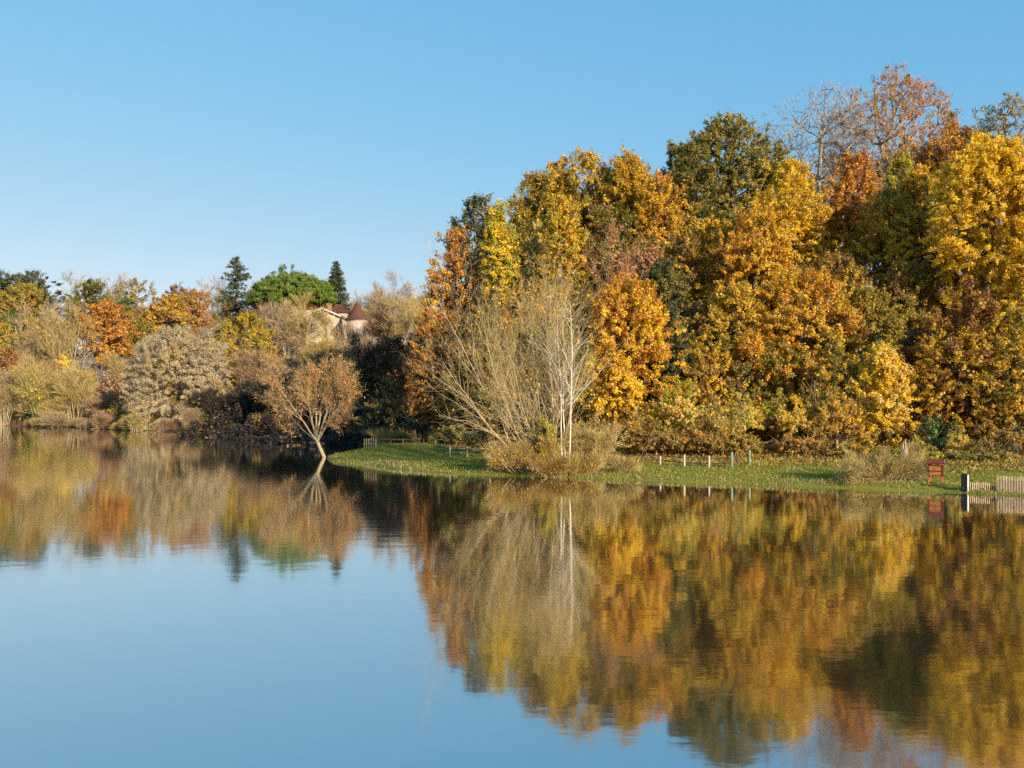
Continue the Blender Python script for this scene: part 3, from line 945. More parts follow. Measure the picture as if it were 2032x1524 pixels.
for a in [
    ('dim brown tree filling behind the orange tree at the wood\'s left end', 925, 93, 520, 800, 110, 'brown', ('moss', .5)),
    ('dim olive tree filling behind the narrow yellow-green column', 1010, 94, 470, 800, 110, 'olive', ('moss', .5)),
    ('dim gold-brown tree filling behind the thin pale yellow tree', 1095, 95, 450, 800, 120, 'brown', ('gold', .6)),
    ('dim moss tree filling behind the wispy old-gold tree', 1180, 94, 420, 800, 110, 'moss', ('gold', .7)),
    ('dim brown tree filling behind the salmon-brown twiggy tree', 1290, 80, 470, 820, 110, 'brown', ('moss', .6)),
    ('rust-brown tree low in the shade right of the brilliant yellow column', 1825, 58, 760, 925, 80, 'rust', ('brown', .5)),
    ('brown-gold tree low between the notice board and the right edge', 1965, 56.5, 800, 935, 90, 'brown', ('gold', .6)),
]:
    BL('understory_tree', a[0], 'tree', GW, a[1], a[2], a[3], a[4], a[5], a[6], .9, 13, 1.0, 'dark', a[7], fill=.85)
for a in [
    ('old-gold treetop between the brown-tipped and wispy old-gold trees', 1100, 91, 325, 640, 90, 'olive', ('gold', .45)),
    ('gold-brown treetop between the wispy and the pointed old-gold trees', 1203, 90, 318, 640, 90, 'gold', ('olive', .5)),
    ('olive-gold treetop filling left of the brown-tipped tree', 1025, 91, 400, 680, 80, 'olive', ('lime', .6)),
    ('dull gold treetop under the left half of the olive-green tree', 1385, 84, 400, 700, 110, 'gold', ('moss', .6)),
    ('gold tree between the salmon-tipped tree and the big yellow tree', 1825, 72, 330, 640, 110, 'olive', ('gold', .4)),
]:
    BL('maple_tree', a[0], 'tree', GW, a[1], a[2], a[3], a[4], a[5], a[6], .9, 14, .95, 'brown', a[7], fill=.85)
# shrubs along the foot of the wood
GS = 'shrubs along the foot of the wood'
for a in [
    ('pale yellow shrub right of the orange-gold maple', 1345, 57, 755, 880, 95, 'pale', ('lime', .6), .75),
    ('tangled brown shrub under the pale yellow shrub', 1302, 56, 830, 915, 110, 'brown', ('olive', .6), .8),
    ('yellow-green shrub in the middle of the bank', 1478, 57, 782, 880, 80, 'lime', ('pale', .6), .7),
    ('brown bramble shrub behind the three white posts', 1390, 56, 830, 915, 110, 'brown', ('amber', .7), .8),
    ('bright cream and yellow shrub between two yellow-green shrubs', 1582, 56.5, 785, 890, 70, 'pale', ('yellow', .6), .75),
    ('olive shrub behind the green posts', 1462, 55.5, 845, 915, 95, 'olive', ('brown', .5), .8),
    ('lime-yellow shrub left of the brilliant yellow column', 1540, 57.5, 775, 890, 70, 'lime', ('brown', .6), .7),
    ('orange-brown bramble shrub under the cream and yellow shrub', 1600, 55, 850, 920, 120, 'amber', ('brown', .4), .75),
    ('gold shrub with upright twigs left of the yellow column', 1662, 56, 770, 900, 90, 'gold', ('brown', .5), .75),
    ('brown-green shrub at the foot of the yellow column', 1705, 53, 862, 925, 100, 'olive', ('amber', .6), .8),
    ('yellow-green shrub between the dead stump and notice board', 1822, 51, 868, 935, 70, 'lime', ('olive', .5), .8),
    ('pale gold shrub right of the notice board', 1902, 51, 845, 930, 50, 'pale', ('lime', .5), .7),
    ('dark brown shrub behind the black post', 1945, 50, 875, 945, 90, 'brown', ('moss', .4), .9),
    ('tan shrub between the white-stemmed tree and the orange-gold maple', 1185, 54, 820, 925, 110, 'brown', ('twigy', .5), .7),
    ('dim green shrub at the back of the grassy point', 905, 66, 840, 892, 80, 'moss', ('dark', .5), .8),
    ('dark thicket shrub behind the rail fence on the grassy point', 960, 60, 838, 905, 70, 'dark', ('brown', .5), .8),
]:
    BL('shrub', a[0], 'shrub', GS, a[1], a[2], a[3], a[4], a[5], a[6], a[8], 9, .85, 'tan', a[7], shape='dome', twigs=6, tw_pal='twigy', fill=.8, cl=.8)
for i, a in enumerate([
    ('tan twiggy sapling cluster above the three white posts', 1405, 56, 800, 60, 6), ('tan twiggy sapling cluster left of the green posts', 1440, 55, 815, 50, 5),
    ('pale twiggy saplings in front of the brown-gold tree', 1630, 57, 735, 70, 5), ('thin pale sapling left of the yellow column', 1690, 56, 760, 50, 4),
    ('bare saplings behind the tangled brown shrub', 1270, 57, 815, 60, 5)]):
    bare_tree('sapling', a[0], 'sapling', 'bare saplings at the wood\'s edge', a[1], a[2], a[3], 0, a[4], 'twigy', stems=a[5], fan=22, kids=(7, 4), bark='tan', leafpal='gold', leaves=90, base_w=.6, tw=2)

# trees further back that fill the depth of the wood: copies of four of them
def copy_tree(o, loc, rz, sc, label, group):
    c = o.copy()
    COL.objects.link(c)
    c.location, c.rotation_euler, c.scale = loc, (0, 0, rz), sc
    c['label'], c['group'] = label, group
    for k in o.children:
        d = k.copy()
        COL.objects.link(d)
        d.parent = c
        d.matrix_parent_inverse = k.matrix_parent_inverse
    return c


# ------------------------------------------------------------------ at the water's edge
bare_tree('willow_tree', 'broad bare tree of thin tan stems fanning left over the bank', 'tree', None, 1062, 51.4, 520, 0, 420, 'twigy', stems=17, fan=40, kids=(13, 8), bark='tan', base_w=1.0,
          leafpal='gold', leaves=330, leafsize=.7, sx=-.30, up=(.05, .05, .06), ang=(.6, .65), rat=(.52, .46), t0=(.16, .12), r0=.055, tw=2, twl=1.2, tww=.7, wob=1.5, hmin=.62, base=(W(1082, 0, 51.4)[0], 51.4))
bare_tree('birch_tree', 'slim tree of a few bright white stems rising from the water edge', 'tree', None, 1122, 50.0, 560, 0, 140, 'twigy', stems=3, fan=6, kids=(14, 7), bark='pale', base_w=.22,
          leafpal='gold', leaves=60, leafsize=.7, up=(.02, .05, .06), ang=(.6, .6), rat=(.40, .42), t0=(.34, .15), r0=.062, tw=2, twl=1.0, tww=.75, hmin=.72, base=(W(1124, 0, 50.0)[0], 50.0), wob=.7)
bare_tree('bush', 'orange-brown twiggy bush at the waterline left of the white stems', 'bush', None, 1045, 50.6, 868, 0, 130, 'twigy', stems=30, fan=62, kids=(7, 5), bark='tan', base_w=1.3, leafpal='amber', leaves=500, leafsize=.7, base_z=.15, hmin=.5)
bare_tree('bush', 'low brown brush in front of the white stems at the waterline', 'bush', None, 1102, 49.1, 912, 0, 80, 'brown', stems=20, fan=66, kids=(6, 4), bark='tan', base_w=.8, leafpal='brown', leaves=160, leafsize=.7, base_z=.1, hmin=.5, r0=.02)
bare_tree('bush', 'low straw brush at the waterline just right of the white stems', 'bush', None, 1152, 49.0, 898, 0, 80, 'twigy', stems=20, fan=64, kids=(6, 4), bark='tan', base_w=.8, leafpal='amber', leaves=120, leafsize=.7, base_z=.1, hmin=.5, r0=.02)
bare_tree('bush', 'reddish-brown brush overhanging the water at the left end of the fan tree', 'bush', None, 1008, 50.6, 880, 0, 70, 'twigr', stems=18, fan=60, kids=(6, 4), bark='brown', base_w=.7, leafpal='amber', leaves=160, leafsize=.7, base_z=.1, hmin=.5, r0=.02)
BL('shrub', 'leafy green-yellow sprouts at the foot of the pale white stems', 'shrub', None, 1085, 50.6, 828, 930, 56, 'lime', .7, 7, .8, 'tan', fill=.6)
bare_tree('bush', 'tan bush of upright twigs right of the white stems', 'bush', None, 1176, 50.8, 846, 0, 92, 'twigy', stems=22, fan=48, kids=(6, 4), bark='tan', base_w=1.2, leafpal='brown', leaves=260, leafsize=.7)
bare_tree('bush', 'low bare bush arching over the water left of the notice board', 'bush', None, 1755, 43.6, 893, 0, 165, 'twigy', stems=46, fan=78, kids=(6, 5), bark='tan', base_w=1.5, leafpal='brown', leaves=120, leafsize=.6, up=(.0, .03, .04), ang=(.6, .6), r0=.025, base_z=.15)
bare_tree('bush', 'small straw-coloured tuft bush on the bank edge right of the tan bush', 'bush', None, 1235, 48.9, 905, 0, 60, 'twigy', stems=18, fan=60, kids=(5, 3), bark='tan', base_w=.6, r0=.02)

# the lone tree standing in the flood
YL = 67.0
lb = W(648, 908, YL)
fkz = W(630, 868, YL)
bare_tree('lone_tree', 'lone forked tree with pinkish thin leaves standing in the water', 'tree', None, 626, YL, 714, 0, 200, 'twigy', stems=9, fan=62, kids=(15, 9), bark='tan', base_w=.10, r0=.085, levels=3,
          leafpal='salmon', leaves=2300, leafsize=.62, sx=-.08, base=(fkz[0], YL), base_z=fkz[2] - .1, up=(.035, .03, .05), ang=(.62, .65), rat=(.46, .45), t0=(.30, .12), tw=3, twl=.8, tww=.8, wob=1.4,
          leg=(lb[0], YL, -.6))

# dead stump, notice board, posts, palisade
bk = rough_mat('dead_wood', [(.20, .11, .07), (.46, .30, .21), (.62, .47, .37)], 5, .9, bump=.03, stretch=(2, 2, .4))
sx_, sy_ = W(1795, 0, 50)[0], 50.0
st = thing('tree_stump', 'broken pale dead trunk stump behind the low bare bush', 'stump', (sx_, sy_, gz(sx_, sy_) - .1))
zt = W(0, 885, 50)[2] - st.location.z
m = MB()
m.lathe((0, 0, 0), [(.34, 0), (.24, .25), (.20, zt * .5), (.19, zt * .85)], 9, .12, rng_of(5))
m.build('trunk', bk, st)
m = MB()
for x, y, h in ((-.10, 0, .38), (.06, .05, .62), (.02, -.1, .25), (.12, -.03, .3)):
    m.lathe((x, y, zt * .80), [(.08, 0), (.06, h * .5), (.015, h)], 6)
m.build('splintered_top', bk, st)

red = rough_mat('red_brown_boards', [(.28, .085, .025), (.46, .15, .04), (.54, .19, .055)], 3, .6, stretch=(1, 1, 6))
redd = rough_mat('dark_red_boards', [(.10, .025, .016), (.17, .042, .026)], 3, .6)
YB = 42.6
bxx = W(1857, 0, YB)[0]
bg = gz(bxx, YB)
nb = thing('notice_board', 'red-brown wooden notice board on two legs at the bank', 'notice board', (bxx, YB, bg))
nb.rotation_euler = (0, 0, math.radians(-27))
bz = lambda py: W(0, py, YB)[2] - bg
for dx in (-.27, .27):
    m = MB()
    m.box((dx, .03, bz(917) / 2 - .1), (.10, .10, bz(917) + .2))
    m.build('leg', red, nb, .008)
m = MB()
ph = bz(922) - bz(945)
m.box((0, -.045, bz(945) + ph / 2), (.66, .045, ph))
pn = m.build('panel', red, nb, .006)
m = MB()
for z in (bz(945) + .03, bz(934.5), bz(922) - .03):
    m.box((0, -.085, z), (.60, .03, .045))
for dx in (-.31, .31):
    m.box((dx, -.085, bz(945) + ph / 2), (.05, .03, ph))
m.build('frame', redd, pn)
m = MB()
a = bz(911)
m.add([(-.37, -.17, a - .24), (.37, -.17, a - .24), (.37, .04, a - .03), (-.37, .04, a - .03), (-.37, -.19, a - .19), (.37, -.19, a - .19), (.37, .04, a + .02), (-.37, .04, a + .02),
       (-.37, .22, a - .20), (.37, .22, a - .20), (.37, .22, a - .15), (-.37, .22, a - .15)],
      [(0, 3, 2, 1), (4, 5, 6, 7), (0, 1, 5, 4), (0, 4, 7, 3), (1, 2, 6, 5), (3, 8, 9, 2), (7, 6, 10, 11), (8, 11, 10, 9), (3, 7, 11, 8), (2, 9, 10, 6)])
m.build('roof', redd, nb)

blk = rough_mat('black_wood', [(.008, .008, .009), (.02, .02, .02)], 4, .7)
wht = rough_mat('white_face', [(.62, .58, .52), (.80, .77, .72)], 3, .6)  # white for the thin plate on one side of the black post
pxx, pyy = W(1914.5, 0, 40.6)[0], 40.6
po = thing('mooring_post', 'thick black post with one white side standing at the waterline', 'post', (pxx, pyy, -.5))
po.rotation_euler = (0, 0, math.radians(-38))
zt = W(0, 941.5, 40.6)[2] + .5
m = MB()
m.box((0, 0, zt / 2), (.27, .27, zt))
m.lathe((0, 0, zt), [(.125, -.002), (.09, .03), (.02, .045)], 4)
m.build('post', blk, po, .02)
m = MB()
m.box((.1395, 0, zt * .60), (.008, .255, zt * .78))
m.build('white_side', wht, po)

logm = rough_mat('pale_logs', [(.44, .28, .14), (.70, .51, .31), (.78, .62, .42)], 6, .8, stretch=(1, 1, .3))
backm = rough_mat('rust_boards', [(.05, .017, .010), (.10, .034, .018)], 3, .8)
for nm, lab, p0, p1, top, k, r in (
    ('palisade_fence', 'low palisade of pale upright logs next to the black post', (1924.5, 40.7), (1974.5, 40.1), 958, 12, .018),
    ('palisade_fence', 'taller palisade of thin pale slats at the right edge of the photo', (1977.5, 40.0), (2062, 39.0), 945.5, 27, .0125)):
    A, B = np.array([W(p0[0], 0, p0[1])[0], p0[1]]), np.array([W(p1[0], 0, p1[1])[0], p1[1]])
    pf = thing(nm, lab, 'fence', (A[0], A[1], 0), 'palisades at the waterline')
    zt = W(0, top, (p0[1] + p1[1]) / 2)[2]
    m = MB()
    rg = rng_of(k)
    for i in range(k):
        q = (B - A) * (i + .3) / k
        h = zt + rg.uniform(-.012, .012)
        m.lathe((q[0], q[1], -.6), [(r * rg.uniform(.9, 1.1), 0), (r, .6 + h * .6), (r * .97, .6 + h - .01), (r * .5, .6 + h)], 9)
    m.build('slats', logm, pf)['kind'] = 'stuff'
    dv = nrm(B - A)
    ang = math.atan2(dv[1], dv[0])
    mid = (B - A) / 2 + np.array([-dv[1], dv[0]]) * (r + .03)
    m = MB()
    m.box((mid[0], mid[1], zt * .40 - .12), (np.linalg.norm(B - A), .035, zt * .8 + .2), ang)
    m.build('backing_board', backm, pf)

# fence posts and rails on the bank
gpm = rough_mat('green_paint', [(.14, .20, .12), (.25, .32, .20)], 3, .6)
wpm = rough_mat('weathered_white', [(.34, .27, .20), (.60, .53, .45)], 5, .8)
dkm = BARK['dark']


def on_bank(px, Y):
    x = (px - CX) / F * Y
    return np.array([x, Y, gz(x, Y)])


def bank_depth(px, py, y0=40, y1=75):
    """the depth where the bank's surface meets that line of sight"""
    ysr = np.arange(y0, y1, .1)
    xr = (px - CX) / F * ysr
    z = CAMZ - (py - HY) / F * ysr
    g = np.maximum(ground(xr, ysr), 0)
    k = np.argmax(g >= z)
    return float(ysr[k]) if (g >= z).any() else float(y1)


b3 = [on_bank(p, bank_depth(p, q)) for p, q in ((1310, 922), (1358, 927), (1407, 928))]
f3 = thing('post_fence', 'three short whitish posts with dark rails on the grass bank', 'fence', b3[0])
for p, t in zip(b3, (905, 902, 904)):
    h = CAMZ - (t - HY) / F * p[1] - p[2]
    m = MB()
    m.lathe((p - b3[0]) + np.array([0, 0, -.15]), [(.062, 0), (.058, h * .8 + .15), (.052, h + .14), (.02, h + .15)], 10)
    m.build('post', wpm, f3)
E0 = on_bank(1225, b3[0][1] + 1.0)
E1 = on_bank(1448, b3[2][1] - .2)
for hh in (.25, .52):
    m = MB()
    ptsr = [E0, b3[0], b3[1], b3[2], E1]
    for a, b in zip(ptsr[:-1], ptsr[1:]):
        m.rod(a - b3[0] + np.array([0, .07, hh]), b - b3[0] + np.array([0, .07, hh]), .022)
    m.build('rail', dkm, f3)
m = MB()
q = b3[2] - b3[0]
m.rod(q + np.array([-.70, .12, .70]), q + np.array([-.32, .12, .10]), .045)
m.build('brace', dkm, f3)
for (p, q, t, lab) in ((1452, 930, 897, 'nearer green post with a dark slanting brace on the bank'), (1487, 922, 893, 'further green post standing alone on the bank')):
    c = on_bank(p, bank_depth(p, q))
    h = CAMZ - (t - HY) / F * c[1] - c[2]
    g = thing('green_post', lab, 'post', c, 'green posts on the bank')
    m = MB()
    m.lathe((0, 0, -.2), [(.075, 0), (.075, h + .17), (.06, h + .2)], 10)
    m.build('post', gpm, g)
    if p == 1452:
        m = MB()
        m.rod((.10, .02, h * .86), (.52, .05, .10), .045)
        m.build('brace', dkm, g)

pk = [on_bank(p, bank_depth(p, 889, 55, 72)) for p in (723, 746)]
hf = thing('picket_fence', 'short pale picket fence on the tip of the grassy point', 'fence', pk[0])
m = MB()
rg = rng_of(77)
for i in range(6):
    q = (pk[1] - pk[0]) * i / 5
    m.box((q[0], q[1], .34 + q[2]), (.075, .04, .74 + rg.uniform(-.05, .05)))
m.build('slats', BARK['tan'], hf)['kind'] = 'stuff'
m = MB()
q = pk[1] - pk[0]
for z in (.2, .52):
    m.rod((0, .05, z), (q[0], q[1] + .05, q[2] + z), .025)
m.build('rail', BARK['brown'], hf)

ra_ = [on_bank(p, bank_depth(p, q, 50, 72)) for p, q in ((893, 906), (927, 906), (972, 916))]
rfn = thing('rail_fence', 'wooden rail fence with pale first post on the grassy point', 'fence', ra_[0])
for p, t in zip(ra_, (884, 885, 897)):
    h = CAMZ - (t - HY) / F * p[1] - p[2]
    m = MB()
    m.lathe((p - ra_[0]) + np.array([0, 0, -.2]), [(.06, 0), (.055, h + .17), (.03, h + .2)], 8)
    m.build('post', wpm if t == 884 else BARK['tan'], rfn)
for fr in (.42, .82):
    m = MB()
    for a, b in zip(ra_[:-1], ra_[1:]):
        m.rod(a - ra_[0] + np.array([0, .06, fr * .68]), b - ra_[0] + np.array([0, .06, fr * .62]), .03)
    m.build('rail', BARK['tan'], rfn)
# dim rail fence at the back of the point
bk_ = [on_bank(p, y) for p, y in ((750, 68.5), (775, 69.5), (800, 70.5), (825, 71.0))]
df = thing('rail_fence', 'dark rail fence in the shade at the back of the grassy point', 'fence', bk_[0])
for p in bk_:
    m = MB()
    m.rod(p - bk_[0] + np.array([0, 0, -.2]), p - bk_[0] + np.array([0, 0, .75]), .05)
    m.build('post', dkm, df)
for z in (.35, .68):
    m = MB()
    for a, b in zip(bk_[:-1], bk_[1:]):
        m.rod(a - bk_[0] + np.array([0, -.06, z]), b - bk_[0] + np.array([0, -.06, z]), .03)
    m.build('rail', dkm, df)

# ------------------------------------------------------------------ trees of the far shore and hill
GH = 'trees on the far hillside'
BL('evergreen_tree', 'dark broad tree on the skyline at the left edge', 'tree', GH, 42, 238, 537, 640, 130, 'dark', 1.1, 14, .75, 'dark', cl=.7)
BL('maple_tree', 'yellow-green tree under the dark broad tree at the left edge', 'tree', GH, 45, 222, 562, 690, 105, 'olive', 1.0, 13, .8, 'brown', ('brown', .5), cl=.75)
BL('evergreen_tree', 'dark grey-green round tree above the orange maple', 'tree', GH, 183, 222, 558, 680, 88, 'dark', 1.1, 12, .75, 'dark', ('moss', .6), cl=.75)
BL('maple_tree', 'orange tree left of the silvery willow', 'tree', GH, 213, 190, 597, 750, 100, 'orange', 1.0, 14, .85, 'brown', ('amber', .66), cl=.75)
BL('maple_tree', 'olive and brown tree tucked behind the orange tree', 'tree', GH, 262, 196, 625, 760, 90, 'olive', .9, 11, .8, 'dark', ('moss', .5), cl=.75)
BL('oak_tree', 'feathery olive tree on the skyline right of the dark round tree', 'tree', GH, 272, 232, 553, 680, 88, 'olive', .7, 11, .75, 'brown', ('brown', .5), twigs=5, fill=.7, cl=.7)
BL('shrub', 'small bright green bush under the feathery olive tree', 'bush', GH, 248, 214, 588, 625, 26, 'green', 1, 6, .8, 'dark', cl=.7)
BL('maple_tree', 'golden tree above the silvery willow', 'tree', GH, 330, 212, 585, 700, 84, 'gold', 1.0, 13, .8, 'brown', ('brown', .5), cl=.75)
BL('oak_tree', 'salmon-orange tree behind the golden tree over the willow', 'tree', GH, 385, 220, 572, 690, 80, 'salmon', .9, 11, .8, 'brown', ('brown', .55), cl=.75, twigs=3)
BL('oak_tree', 'rusty-topped tree on the skyline over the golden tree', 'tree', GH, 352, 234, 566, 650, 66, 'rust', .8, 9, .75, 'brown', cl=.7, fill=.8)
BL('maple_tree', 'golden tree right of the silvery willow', 'tree', GH, 482, 186, 622, 770, 112, 'gold', 1.0, 15, .85, 'brown', ('olive', .5), cl=.75)
BL('willow_tree', 'big rounded silvery willow at the far waterside', 'tree', None, 353, 137, 650, 900, 164, 'silver', 1.5, 20, .72, 'tan', ('twigy', .86), cl=.85, aspect=.34, hang=.6, twigs=3, base=(-52.6, 140))
BL('willow_tree', 'low right skirt of silver-gold willow leaning to the shade', 'tree', None, 425, 138, 745, 855, 70, 'twigy', .9, 10, .72, 'tan', ('silver', .5), cl=.85, aspect=.36)
BL('umbrella_pine', 'bright green dome-shaped umbrella pine behind the manor', 'tree', GH, 580, 226, 528, 640, 136, 'pine', 2.4, 26, .6, 'brown', shape='dome', cl=.7, fill=1.1, mix=.85)

def fir(name, label, cx, Y, top, bot, wid, pal='fir', seed=1, step=.55, pw=.85, droop=.10, gap=0.0):
    rng = rng_of(cx, seed)
    b = W(cx, 0, Y)
    b0 = np.array([b[0], Y, gz(b[0], Y)])
    zt, zb, R = W(0, top, Y)[2] - b0[2], W(0, bot, Y)[2] - b0[2], wid / 2 / F * Y
    root = thing(name, label, 'tree', b0, GH)
    A, B, P, D = [np.zeros(3)], [np.array([0, 0, zt])], [], []
    for z in np.arange(zb, zt, step):
        fr = (zt - z) / (zt - zb)
        L = (R * (fr ** pw) * .98 + .15) * (1 - gap * rng.random())
        for j in range(8):
            a = rng.uniform(0, 2 * math.pi)
            l = L * rng.uniform(.75, 1.12)
            s = np.array([0, 0, z + rng.uniform(-.3, .3)])
            e = s + np.array([math.cos(a) * l, math.sin(a) * l, -droop * l + .2 * fr])
            A.append(s)
            B.append(e)
            for t in np.arange(.12, 1.05, .42 / max(l, .45)):
                P.append(s + (e - s) * t)
                D.append(nrm(e - s) + np.array([0, 0, -.12]))
    n = len(A)
    ra = np.r_[.28, np.full(n - 1, .05)]
    V, Qd = tubes(np.array(A), np.array(B), ra, np.r_[.03, np.full(n - 1, .02)], 4)
    np_mesh('trunk', V, Qd, BARK['dark'], root)
    V, Qd, tt = slivers(rng, np.array(P), np.array(D), .95, .24, 5, .75)
    np_mesh('crown', V, Qd, leaf_mat(pal), root, tt)
    return root


fir('cedar_tree', 'dark flat-tiered cedar standing above the skyline', 468, 234, 510, 625, 92, step=1.15, pw=.45, droop=-.05, gap=.5)
fir('fir_tree', 'dark pointed fir rising behind the manor and tower', 667, 232, 520, 625, 66)

TW = [('twig', 'tan'), ('twigg', 'grey'), ('twigy', 'tan'), ('twigr', 'brown')]
for i, a in enumerate([
    ('leafless grey tree on the skyline right of the dark broad tree', 150, 236, 548, 80, 1, 2), ('leafless thin tree on the skyline above the dark round tree', 215, 240, 552, 70, 1, 2),
    ('tall bare tan tree at the left edge above the waterside bushes', 68, 186, 600, 90, 0, 3), ('bare tan tree between the yellow-green and orange trees', 122, 180, 612, 100, 2, 4),
    ('bare brown tree on the skyline left of the cedar', 425, 236, 556, 80, 0, 2), ('brown feathery bare tree right of the cedar', 512, 228, 560, 70, 0, 3),
    ('bare brown tree in front of the umbrella pine', 548, 204, 606, 80, 0, 4), ('tall bare brown tree left of the manor gable', 586, 200, 590, 60, 2, 2),
    ('bare tree before the wing of the manor', 574, 192, 612, 70, 0, 4), ('thin bare tree before the left edge of the gabled manor front', 612, 190, 612, 50, 2, 1), ('thin bare tree standing before the manor windows', 652, 188, 618, 46, 2, 1), ('thin bare tree between the manor and the round tower', 680, 194, 648, 30, 0, 1), ('dense bare brown tree at the right foot of the tower', 770, 196, 622, 66, 3, 4), ('bare tree rising right of the round tower', 765, 214, 572, 80, 0, 3),
    ('pinkish bare birch on the skyline right of the tower', 797, 230, 545, 46, 1, 2), ('bare brown tree on the skyline between tower and wood', 732, 232, 575, 60, 1, 3),
    ('dense bare olive tree right of the round tower', 805, 190, 598, 90, 2, 4), ('bare tree with yellowing twigs at the wood\'s left edge', 838, 150, 600, 70, 2, 3),
    ('bare pale sapling below the manor windows', 630, 178, 680, 70, 2, 4), ('tan bare bush under the round tower', 706, 178, 672, 84, 0, 5),
    ('pinkish bare tree over the lone flooded tree', 560, 150, 690, 110, 3, 4), ('bare rosy tree between golden tree and lone tree', 520, 146, 705, 80, 3, 5),
    ('bare brown tree right of the orange tree', 300, 176, 665, 60, 0, 3),
]):
    pal, bk2 = TW[a[5]]
    bare_tree('bare_tree', a[0], 'tree', GH, a[1], a[2], a[3], 0, a[4], pal, stems=a[6], fan=16, kids=(11, 8), bark=bk2, tw=4, tww=1.5, twl=.9, t0=(.28, .15))
for i, a in enumerate([
    ('green-tinged bush of upright shoots at the far left waterside', 82, 158, 722, 95, 'twigy', 'green', 26, 34), ('tan bush of upright shoots right of the green-tinged bush', 150, 154, 732, 64, 'twigy', 'tan', 12, 20),
    ('pale bare bush at the left edge of the far waterside', 8, 160, 745, 60, 'twig', 'tan', 14, 26), ('low tan bush on the far waterside between two upright bushes', 122, 156, 800, 60, 'twigy', 'tan', 16, 50),
    ('small brown bush left of the silvery willow', 205, 152, 790, 50, 'twigr', 'brown', 14, 45), ('grey-brown bush in front of the left edge of the willow', 262, 146, 812, 44, 'twig', 'tan', 12, 40),
]):
    bare_tree('bush', a[0], 'bush', 'bushes of the far waterside', a[1], a[2], a[3], 0, a[4], a[5], stems=a[7], fan=a[8], kids=(8, 5), bark=a[6], base_w=1.4, tw=4, tww=1.3, leafpal='lime' if i == 0 else None, leaves=120 if i == 0 else 0)
BL('shrub', 'bright yellow bush at the waterline left of the willow', 'bush', None, 224, 143.6, 812, 862, 58, 'yellow', .8, 8, .8, 'tan', ('lime', .5), shape='dome', fill=.6, cl=.7)
BL('shrub', 'little yellow tree above the tan bush on the far bank', 'bush', None, 127, 166, 708, 735, 24, 'yellow', .8, 6, .8, 'tan', cl=.7, fill=.7)
BL('shrub', 'reddish-brown thicket at the left edge of the far slope', 'bush', None, 20, 172, 690, 800, 80, 'twigr', .8, 9, .9, 'brown', ('rust', .6), shape='dome', twigs=10, tw_pal='twigr', fill=.6)
BL('shrub', 'reddish-brown thicket below the orange tree', 'bush', None, 215, 166, 745, 815, 90, 'twigr', .8, 9, .9, 'brown', ('rust', .7), shape='dome', twigs=10, tw_pal='twigr', fill=.6)
BL('oak_tree', 'amber tree at the left edge halfway up the far slope', 'tree', GH, 0, 180, 640, 720, 60, 'amber', .8, 9, .85, 'brown', ('olive', .5), cl=.75)
BL('shrub', 'bright green ivy clump high on the far left slope', 'bush', GH, 22, 192, 618, 668, 34, 'green', 1, 7, .8, 'dark', cl=.7)

# trees in the wood's shadow on the near side of the cove, coloured darker to deepen it
GC = 'shaded trees round the cove'
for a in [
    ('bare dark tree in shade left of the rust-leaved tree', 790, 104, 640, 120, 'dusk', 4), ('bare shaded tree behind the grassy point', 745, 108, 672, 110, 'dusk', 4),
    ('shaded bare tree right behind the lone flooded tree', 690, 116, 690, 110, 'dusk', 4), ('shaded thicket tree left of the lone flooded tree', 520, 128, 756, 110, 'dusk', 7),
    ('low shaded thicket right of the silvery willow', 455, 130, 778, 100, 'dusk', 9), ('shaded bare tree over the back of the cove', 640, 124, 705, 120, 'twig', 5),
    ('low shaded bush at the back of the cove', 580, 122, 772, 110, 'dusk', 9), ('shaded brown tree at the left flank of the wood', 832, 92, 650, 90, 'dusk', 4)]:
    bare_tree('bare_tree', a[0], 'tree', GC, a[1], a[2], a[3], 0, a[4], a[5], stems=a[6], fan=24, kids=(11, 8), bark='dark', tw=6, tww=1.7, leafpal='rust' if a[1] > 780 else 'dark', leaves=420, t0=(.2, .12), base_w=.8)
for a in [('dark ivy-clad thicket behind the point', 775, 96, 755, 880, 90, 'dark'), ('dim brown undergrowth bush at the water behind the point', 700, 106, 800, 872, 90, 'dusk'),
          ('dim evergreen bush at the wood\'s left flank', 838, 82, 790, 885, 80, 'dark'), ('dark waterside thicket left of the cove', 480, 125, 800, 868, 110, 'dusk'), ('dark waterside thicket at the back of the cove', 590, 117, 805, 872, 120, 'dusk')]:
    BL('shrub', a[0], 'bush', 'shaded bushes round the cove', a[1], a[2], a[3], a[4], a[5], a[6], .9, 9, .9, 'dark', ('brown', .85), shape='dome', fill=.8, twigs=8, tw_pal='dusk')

# copies that fill the depth of the wood and of the far hill
protos = [o for o in S.objects if o.get('group') == GW and o.name.split('.')[0] in ('maple_tree', 'oak_tree') and o.location.y > 70]
rg = rng_of(123)
bpy.context.view_layer.update()
LF = 'gold or brown tree deep inside the wood behind the front rows'
for i, (px, Y, h) in enumerate([(930, 96, 15), (1010, 100, 17), (1090, 104, 20), (1180, 104, 22), (1270, 104, 22), (1350, 108, 22), (1440, 110, 23), (1530, 112, 22), (1620, 114, 21), (1710, 112, 22), (1800, 110, 21), (1880, 112, 22), (1960, 110, 20), (2030, 108, 20),
                                (1330, 78, 13), (1420, 82, 14), (1640, 84, 14), (1840, 86, 14), (1930, 80, 14), (2010, 78, 14), (1000, 84, 13), (1160, 78, 13)]):
    p = protos[int(rg.integers(len(protos)))]
    x = (px - CX) / F * Y
    hh = max(max(max(v[2] for v in k.bound_box) for k in p.children), 5)
    s = h / hh
    copy_tree(p, (x, Y, gz(x, Y) - .2), rg.uniform(0, 6.28), (s * 1.1, s * 1.1, s), LF, 'trees deep inside the wood')
